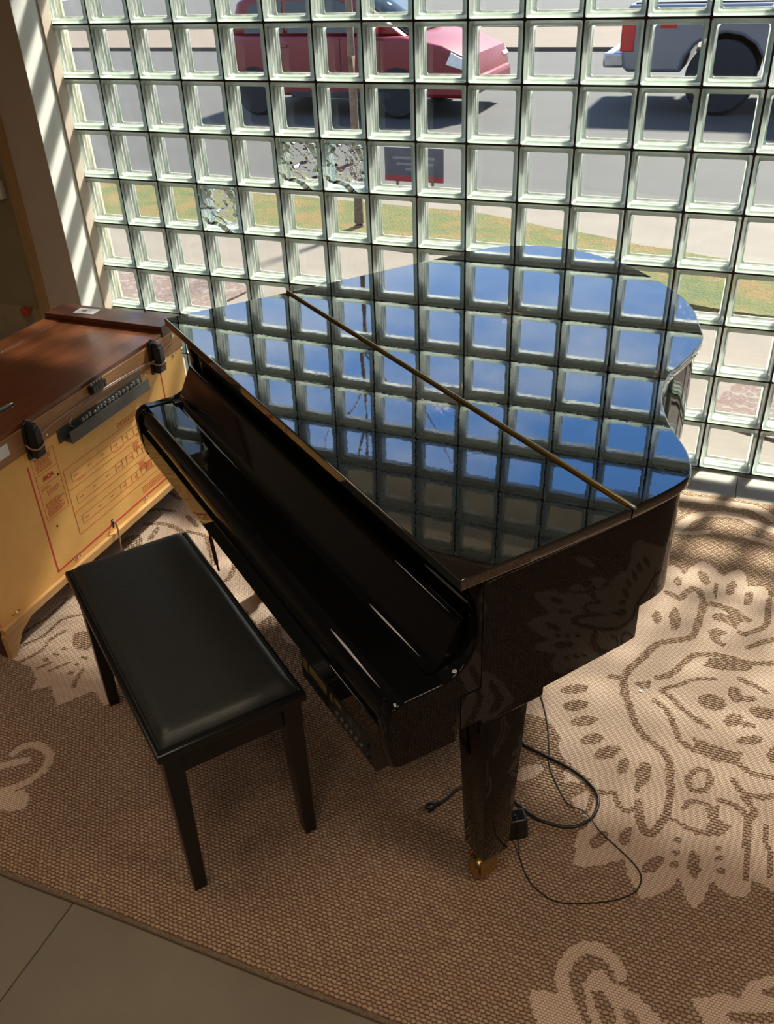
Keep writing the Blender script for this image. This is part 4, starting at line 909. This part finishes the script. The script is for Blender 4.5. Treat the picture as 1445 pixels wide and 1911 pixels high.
box('unit_bracket', 1.05, 1.33, -.08, .0, .594, .617, M_BLACKPL, cu)
# thin wire hanging under the keyboard
wpts = [(.447, -.110, .618), (.446, -.108, .57), (.443, -.104, .51), (.441, -.100, .45), (.440, -.098, .43)]
o = tube('hanging_wire', catmull(wpts, 4), [.0028] * 6 + [.0055] * 6 + [.0030] * 5, simple('dark_red_wire', (.10, .02, .02), .4), piano, 6)

# ------------------------------------------------------------------ bench
bx, by = 1.7330, -2.0490
bench = tag(empty('piano_bench', (bx, by, 0), ANG), 'black piano bench with padded leatherette seat before the piano', 'bench')
BL, BW = .383, .1725
bm = bmesh.new(); add_box(bm, -BL, BL, -BW, BW, .463, .486, .005, 2)
bm_obj('seat_board', bm, M_BENCHWOOD, bench, 35)
# padded cushion: rounded pillow
def cushion(hx, hy, z0, z1, r):
    nx_, ny_ = 40, 22
    vs_, fs_ = [], []
    for j in range(ny_ + 1):
        for i in range(nx_ + 1):
            x = -hx + 2 * hx * i / nx_; y = -hy + 2 * hy * j / ny_
            # squash grid towards the edge for a rounded shoulder
            x = hx * math.sin(PI / 2 * (x / hx)) * .35 + x * .65; y = hy * math.sin(PI / 2 * (y / hy)) * .35 + y * .65
            dx_ = hx - abs(x); dy_ = hy - abs(y)
            def sh(d): return 1.0 if d >= r else math.sqrt(max(0, 1 - (1 - d / r) ** 2))
            h = sh(dx_) * sh(dy_)
            crown = .004 * (1 - (x / hx) ** 2) * (1 - (y / hy) ** 2)
            vs_.append((x, y, z0 + (z1 - z0) * h + crown))
    for j in range(ny_):
        for i in range(nx_):
            a = j * (nx_ + 1) + i; fs_.append((a, a + 1, a + nx_ + 2, a + nx_ + 1))
    bd = [i for i in range(nx_ + 1)] + [j * (nx_ + 1) + nx_ for j in range(1, ny_ + 1)] + [ny_ * (nx_ + 1) + i for i in range(nx_ - 1, -1, -1)] + [j * (nx_ + 1) for j in range(ny_ - 1, 0, -1)]
    fs_.append(tuple(bd[::-1]))
    return vs_, fs_
v_, f_ = cushion(BL - .017, BW - .014, .4855, .512, .026)
cu_ = mesh_obj('cushion', v_, f_, M_LEATHER, bench, 50)
cu_['label'] = 'padded black leatherette cushion'
pb = [(-BL + .016, -BW + .013), (BL - .016, -BW + .013), (BL - .016, BW - .013), (-BL + .016, BW - .013)]
bm = bmesh.new(); add_tube(bm, [(*p, .4885) for p in pb + pb[:1]], .003, 6); bm_obj('piping', bm, M_LEATHER, cu_, 60)
for s in (-1, 1):
    box('apron', -BL + .05, BL - .05, s * (BW - .030) - .009, s * (BW - .030) + .009, .390, .464, M_BENCHWOOD, bench, .002)
    box('apron', s * (BL - .034) - .009, s * (BL - .034) + .009, -BW + .05, BW - .05, .390, .464, M_BENCHWOOD, bench, .002)
for sx in (-1, 1):
    for sy in (-1, 1):
        b = bmesh.new(); bmesh.ops.create_cube(b, size=1)
        cx, cy = sx * (BL - .038), sy * (BW - .034)
        for v in b.verts:
            if v.co.z > 0: hx0, hx1, hy0, hy1 = -.025, .025, -.022, .022
            else:
                # inner faces taper, outer faces stay upright
                hx0, hx1 = (-.025, .006) if sx < 0 else (-.006, .025)
                hy0, hy1 = (-.022, .008) if sy < 0 else (-.008, .022)
            v.co = Vector((cx + (hx1 if v.co.x > 0 else hx0), cy + (hy1 if v.co.y > 0 else hy0), .464 if v.co.z > 0 else .0108))
        bmesh.ops.bevel(b, geom=b.edges[:], offset=.002, segments=1, affect='EDGES')
        bm = bmesh.new(); merge(bm, b); bm_obj('leg', bm, M_BENCHWOOD, bench, 35)

# ------------------------------------------------------------------ console stereo seen from behind
CX = .933
con = tag(empty('console_cabinet', (CX, -1.32, 0)), 'mahogany console cabinet with its yellow printed back board facing the piano', 'cabinet')
def cbox(name, x0, x1, y0, y1, z0, z1, mat, bev=.002, parent=None):
    """x, y in room coordinates"""
    return box(name, x0 - CX, x1 - CX, y0 + 1.32, y1 + 1.32, z0, z1, mat, parent or con, bev)
YA, YB = -1.905, -.735
cbox('body', .425, .921, YA, YB, .118, .676, M_MAHOG_D, .003)
top = cbox('top', .405, .930, YA - .012, -.838, .676, .693, M_MAHOG, .003)
cbox('top_front_strip', .400, .470, YA - .012, -.838, .6935, .6965, M_MAHOG, .001, top)
cbox('end_rail', .400, .934, -.846, YB + .004, .6765, .716, M_MAHOG_D, .003)
board = cbox('back_board', .921, .9325, YA + .01, YB - .01, .122, .596, M_PANEL, .001)
board['label'] = 'yellow pressed back board with red print'
cbox('upper_rail', .919, .9335, YA, YB, .5965, .676, M_UPRAIL, .002)
cbox('lower_rail', .921, .9465, YA + .005, YB - .005, .098, .1245, M_RAIL, .002)
def foot(y0, sgn, x0, x1):
    pts = [(y0, .0108), (y0 + sgn * .022, .0108), (y0 + sgn * .070, .072), (y0 + sgn * .130, .099), (y0, .099)]
    bm = bmesh.new(); add_prism(bm, [(a + 1.32, z) for a, z in pts], x0 - CX, x1 - CX, 'x', .002)
    return bm_obj('foot', bm, M_RAIL, con, 35)
foot(YA, 1, .925, .944); foot(YB, -1, .925, .944); foot(YA, 1, .43, .45); foot(YB, -1, .43, .45)
for y0 in (YA, YB - .02):
    bm = bmesh.new(); add_prism(bm, [(.44 - CX, .0108), (.46 - CX, .0108), (.54 - CX, .099), (.84 - CX, .099), (.905 - CX, .0108), (.925 - CX, .0108), (.925 - CX, .119), (.44 - CX, .119)], y0 + 1.32, y0 + .02 + 1.32, 'y', .001)
    bm_obj('side_skirt', bm, M_MAHOG_D, con, 35)
# --- print on the back board: (y, z) -> local
PX = .0004
class Print:
    def __init__(s): s.v = []; s.f = []
    def quad(s, a, b, c, d):
        n = len(s.v)
        for y, z in (a, b, c, d): s.v.append((PX, y + 1.32, z))
        for y, z in (a, b, c, d): s.v.append((-.0006, y + 1.32, z))
        s.f.append((n, n + 1, n + 2, n + 3))
        for k in range(4): s.f.append((n + k, n + (k + 1) % 4, n + 4 + (k + 1) % 4, n + 4 + k))
    def line(s, a, b, w):
        d = Vector((b[0] - a[0], b[1] - a[1])); d.normalize(); p = Vector((-d.y, d.x)) * w / 2
        s.quad((a[0] + p.x, a[1] + p.y), (a[0] - p.x, a[1] - p.y), (b[0] - p.x, b[1] - p.y), (b[0] + p.x, b[1] + p.y))
    def frame(s, y0, y1, z0, z1, w):
        for a, b in (((y0, z0), (y1, z0)), ((y1, z0), (y1, z1)), ((y1, z1), (y0, z1)), ((y0, z1), (y0, z0))): s.line(a, b, w)
    def text(s, y0, y1, z, h):
        y = y0
        while y < y1 - .004:
            w = random.uniform(.006, .016); w = min(w, y1 - y)
            s.line((y, z), (y + w, z), h); y += w + .0035
    def block(s, y0, y1, z0, z1, pitch, h):
        z = z1
        while z > z0:
            s.text(y0 + random.uniform(0, .004), y1 - random.uniform(0, .25) * (y1 - y0), z, h); z -= pitch
    def done(s, name, mat):
        return mesh_obj(name, s.v, s.f, mat, board)
pr_ = Print()
pr_.line((-1.6195, .552), (-1.6195, .152), .0055); pr_.line((-1.622, .152), (-.78, .152), .0055); pr_.line((-.896, .556), (-.896, .20), .0045)
pr_.done('printed_border', M_RED)
pr_ = Print()
pr_.frame(-1.602, -1.498, .342, .566, .0012); pr_.line((-1.602, .502), (-1.498, .502), .0012); pr_.line((-1.602, .462), (-1.498, .462), .0012)
pr_.frame(-1.484, -.915, .214, .462, .0014)
for z in (.385, .300): pr_.line((-1.484, z), (-.915, z), .0012)
for i, z in enumerate((.405, .322, .240)):
    y = -1.455
    pr_.frame(y, -.95, z, z + .032, .0010)
    for k in range(9): 
        yy = -1.24 + k * .032 + random.uniform(-.004, .004)
        pr_.line((yy, z), (yy, z + .032), .0010)
    for k in range(7): pr_.text(-1.44 + k * .07, -1.43 + k * .07 + .008, z + .016, .004)
pr_.done('printed_diagram', M_REDTHIN)['kind'] = 'stuff'
pr_ = Print()
pr_.block(-1.592, -1.508, .508, .556, .0062, .0034)
pr_.block(-1.596, -1.55, .440, .452, .006, .003); pr_.block(-1.575, -1.515, .418, .436, .007, .0028)
pr_.block(-1.594, -1.506, .348, .398, .0058, .0036)
pr_.block(-1.585, -1.52, .571, .576, .006, .003)
pr_.block(-1.19, -1.00, .466, .486, .0068, .0034); pr_.block(-1.10, -1.00, .395, .402, .006, .003)
for yy in (-1.42, -1.27, -1.18, -1.08, -1.02): pr_.block(yy, yy + .05, .528, .538, .0075, .003)
for yy, zz in ((-1.13, .372), (-1.06, .368), (-1.12, .286), (-1.03, .284), (-1.09, .268)): pr_.block(yy, yy + .045, zz - .03, zz + .006, .006, .0034)
pr_.block(-1.13, -.955, .165, .192, .0075, .0034)
pr_.block(-1.43, -1.39, .395, .398, .006, .003); pr_.block(-1.23, -1.17, .392, .398, .007, .003)
pr_.done('printed_text', M_REDTHIN)['kind'] = 'stuff'
fc = bpy.data.curves.new('brand_lettering', 'FONT'); fc.body = 'RCA'; fc.size = .020; fc.extrude = .0003; fc.offset = .0012; fc.shear = .25; fc.align_x = 'CENTER'
tmp = bpy.data.objects.new('tmp_text', fc); COL.objects.link(tmp)
dg = bpy.context.evaluated_depsgraph_get(); dg.update()
tm = bpy.data.meshes.new_from_object(tmp.evaluated_get(dg)); bpy.data.objects.remove(tmp)
tm.materials.clear()
lt = finish('brand_lettering', tm, M_RED, board); lt.location = (.0003, -1.551 + 1.32, .4745)
lt.scale = (1.25, 1, 1); lt.rotation_euler = (PI / 2, 0, PI / 2); lt['label'] = 'red brand letters on the back board'
for y, z in ((-1.509, .465), (-1.571, .303)):
    lathe('vent_hole', [(.004, -.001), (.004, .0004), (.001, .0005)], (0, y + 1.32, z), M_FELT, board, 'x', 12)
for y, z in ((-1.51, .609), (-.988, .589), (-1.524, .142), (-1.123, .142), (-1.829, .139), (-.80, .589), (-.80, .142)):
    bm = bmesh.new()
    add_lathe(bm, [(.005, -.001), (.005, .002), (.003, .004), (.001, .0042)], (.0, y + 1.32, z), 'x', 12)
    bm_obj('screw', bm, M_STEEL, board, 40)
    for k in (-1, 1):
        lathe('screw_hole', [(.0018, -.001), (.0018, .0004), (.0005, .0005)], (0, y + 1.32 + k * .014, z), M_FELT, board, 'x', 8)
# cord cleats
for y in (-.922, -1.582):
    bm = bmesh.new()
    add_prism(bm, [(y + 1.32 - .026, .572), (y + 1.32 + .026, .572), (y + 1.32 + .024, .660), (y + 1.32 + .017, .690), (y + 1.32, .699), (y + 1.32 - .017, .690), (y + 1.32 - .024, .660)], .0, .012, 'x', .003)
    add_prism(bm, [(y + 1.32 - .020, .578), (y + 1.32 + .020, .578), (y + 1.32 + .018, .668), (y + 1.32 + .010, .688), (y + 1.32 - .010, .688), (y + 1.32 - .018, .668)], .012, .038, 'x', .005)
    add_box(bm, .036, .044, y + 1.32 - .014, y + 1.32 + .014, .600, .672, .003)
    cl = bm_obj('cord_cleat', bm, M_BLACKPL, con, 35); cl['label'] = 'black plastic cord cleat'
    ring_ = [(.022 + .027 * math.cos(a), y + 1.32 + .028 * math.sin(a), .617 + .006 * math.sin(a * 2)) for a in [k / 20 * 2 * PI for k in range(21)]]
    tube('wound_wire', ring_, .0028, M_WIRE, cl, 6)
# heat sink channel
hs = None
bm = bmesh.new()
add_box(bm, .0, .003, -1.468 + 1.32, -1.014 + 1.32, .556, .602)
add_box(bm, .030, .033, -1.445 + 1.32, -1.012 + 1.32, .548, .590)
add_box(bm, .003, .030, -1.445 + 1.32, -1.014 + 1.32, .553, .556)
hs = bm_obj('heat_sink', bm, M_GREYMETAL, con); hs['label'] = 'long dark metal heat sink channel'
for k in range(16):
    y = -1.36 + k * .0205 + 1.32
    bm = bmesh.new()
    add_lathe(bm, [(.006, .556), (.006, .594), (.004, .600), (.001, .601)], (.016 + random.uniform(-.003, .003), y, 0), 'z', 10)
    add_box(bm, .006, .026, y - .008, y - .0065, .58, .592)
    bm_obj('transistor', bm, M_STEEL, hs, 40)
# connector block
bm = bmesh.new(); add_box(bm, .0, .022, -1.287 + 1.32, -1.214 + 1.32, .650, .676, .002)
cb_ = bm_obj('terminal_block', bm, M_BLACKPL, con, 35)
for k in range(5):
    lathe('terminal', [(.004, .676), (.004, .683), (.001, .684)], (.011, -1.278 + k * .0145 + 1.32, 0), M_STEEL, cb_, 'z', 8)
    box('terminal_slot', .0215, .0235, -1.282 + k * .0145 + 1.32, -1.274 + k * .0145 + 1.32, .654, .668, M_GREYMETAL, cb_)
# wires along the upper rail
for dz, dy in ((0, 0), (.005, .004)):
    pts = [(.008, -1.565, .615), (.006, -1.50, .632), (.006, -1.35, .634 + dz), (.007, -1.15, .632 + dz), (.006, -1.0, .622 + dz), (.02, -.935, .622 + dz), (.006, -.86, .636), (.005, -.79, .643)]
    tube('wire', catmull([(a, y + 1.32, z) for a, y, z in pts], 5), .0024, M_WIRE, con, 6)
tube('wire', catmull([(.004, -1.40 + 1.32, .612), (.02, -1.41 + 1.32, .622), (.022, -1.425 + 1.32, .605), (.012, -1.40 + 1.32, .585)], 5), .0022, M_WIRE, con, 6)
cbox('paper_tag', .9335, .9342, -1.735, -1.668, .624, .662, M_WHITECARD, 0)
lathe('screw_eye', [(.007, .0), (.007, .003), (.004, .004), (.001, .0042)], (.0005, -.79 + 1.32, .662), M_STEEL, con, 'x', 12)
# cord leaving the board and lying on the rug
box('cord_slot', -.004, .0005, -1.328 + 1.32, -1.318 + 1.32, .138, .172, M_FELT, board)
tube('speaker_cord', catmull([(-.002, -1.323 + 1.32, .166), (.016, -1.325 + 1.32, .158), (.024, -1.333 + 1.32, .11), (.030, -1.350 + 1.32, .05), (.035, -1.38 + 1.32, .016), (.06, -1.44 + 1.32, .0145), (.10, -1.50 + 1.32, .0145), (.15, -1.52 + 1.32, .0145), (.11, -1.43 + 1.32, .0145), (.06, -1.40 + 1.32, .018), (.09, -1.46 + 1.32, .020)], 5), .0034, M_WIRE, con, 6)

# things lying on the console
bm = bmesh.new()
pA, pB = Vector((.815, -1.585, .6985)), Vector((.818, -1.497, .6985))
add_tube(bm, [pA + (pB - pA) * k for k in (0, .12, .8, .86)], [.0052, .0056, .0056, .004], 10)
pen = bm_obj('pen', bm, M_PENGREY, None, 50); tag(pen, 'grey pen lying on the console top', 'pen')
bm = bmesh.new(); add_tube(bm, [pA + (pB - pA) * k for k in (.86, .96, 1.0)], [.004, .002, .0008], 10)
bm_obj('pen_tip', bm, M_STEEL, pen, 50)
bm = bmesh.new(); b = bmesh.new(); add_box(b, -.045, .045, -.026, .026, 0, .0012)
bmesh.ops.transform(b, matrix=Matrix.Translation((.555, -.785, .7162)) @ Matrix.Rotation(.08, 4, 'Z'), verts=b.verts); merge(bm, b)
card = tag(bm_obj('paper_card', bm, M_WHITECARD), 'small white card with red mark on the cabinet end rail', 'card')
box('printed_mark', .535, .555, -.790, -.780, .7174, .7178, M_RED, card)

# ------------------------------------------------------------------ cords on the rug
cz = .0153
cord_pts = [(2.42, -1.36, cz), (2.47, -1.50, cz), (2.505, -1.60, cz), (2.518, -1.665, cz), (2.540, -1.706, cz), (2.578, -1.718, cz), (2.671, -1.743, cz), (2.734, -1.777, cz), (2.765, -1.816, cz), (2.765, -1.868, cz), (2.745, -1.904, cz), (2.71, -1.929, cz), (2.644, -1.933, cz), (2.591, -1.914, cz), (2.542, -1.888, cz), (2.474, -1.876, cz), (2.423, -1.908, cz), (2.403, -1.948, cz), (2.389, -1.977, .017)]
pc = tag(empty('power_cable', (2.389, -1.977, .0108)), 'thick black power cord curling round the piano leg to a plug', 'cord')
def rel(pts, o): return [(p[0] - o[0], p[1] - o[1], p[2] - o[2]) for p in pts]
tube('cable', catmull(rel(cord_pts, pc.location), 5), .0042, M_CABLE, pc, 8)
dv = Vector((2.357 - 2.389, -2.013 + 1.977, 0)).normalized()
bm = bmesh.new(); add_tube(bm, [dv * k + Vector((0, 0, .0135)) for k in (-.004, .004, .012, .018, .030, .034)], [.005, .007, .009, .0115, .0125, .010], 10)
plug = bm_obj('plug', bm, M_BLACKPL, pc, 50)
pp = Vector((-dv.y, dv.x, 0)) * .006
for s in (-1, 1):
    bm = bmesh.new(); add_tube(bm, [dv * .033 + pp * s + Vector((0, 0, .0135)), dv * .050 + pp * s + Vector((0, 0, .0135))], .0022, 6)
    bm_obj('prong', bm, M_STEEL, plug)
ad = tag(empty('power_adapter', (2.592, -1.985, .0108), .55), 'black plug-in adapter block with thin cable beside the piano leg', 'adapter')
bm = bmesh.new(); b = bmesh.new(); add_box(b, -.028, .028, -.024, .024, 0, .066, .008, 3)
for v in b.verts:
    if v.co.z > .04: v.co.x *= .86; v.co.y *= .86
merge(bm, b); bm_obj('adapter_case', bm, M_BLACKPL, ad, 40)
tz = .0129
thin = [(2.40, -1.20, tz), (2.50, -1.42, tz), (2.575, -1.58, tz), (2.612, -1.70, tz), (2.622, -1.746, tz), (2.647, -1.793, tz), (2.695, -1.857, tz), (2.741, -1.876, .0220), (2.79, -1.915, tz), (2.831, -1.942, tz), (2.881, -1.978, tz), (2.9, -2.009, tz), (2.891, -2.049, tz), (2.854, -2.084, tz), (2.799, -2.113, tz), (2.736, -2.135, tz), (2.69, -2.126, tz), (2.652, -2.1, tz), (2.62, -2.051, tz), (2.606, -2.016, .03), (2.602, -2.006, .06), (2.594, -1.995, .080), (2.588, -1.985, .076)]
ca, sa = math.cos(-.55), math.sin(-.55)
def adl(p):
    x, y = p[0] - 2.592, p[1] + 1.985
    return (x * ca - y * sa, x * sa + y * ca, p[2] - .0108)
tube('thin_cable', catmull([adl(p) for p in thin], 5), .0017, M_CABLE, ad, 6)
bm = bmesh.new(); add_prism(bm, [(-.006, -.003), (.004, -.004), (.007, .001), (.001, .004), (-.005, .002)], .0118, .0132, 'z')
sp_ = bm_obj('paper_scrap', bm, M_WHITECARD); sp_.location = (2.809, -1.391, 0)
tag(sp_, 'tiny white scrap of paper lying on the rug', 'scrap')
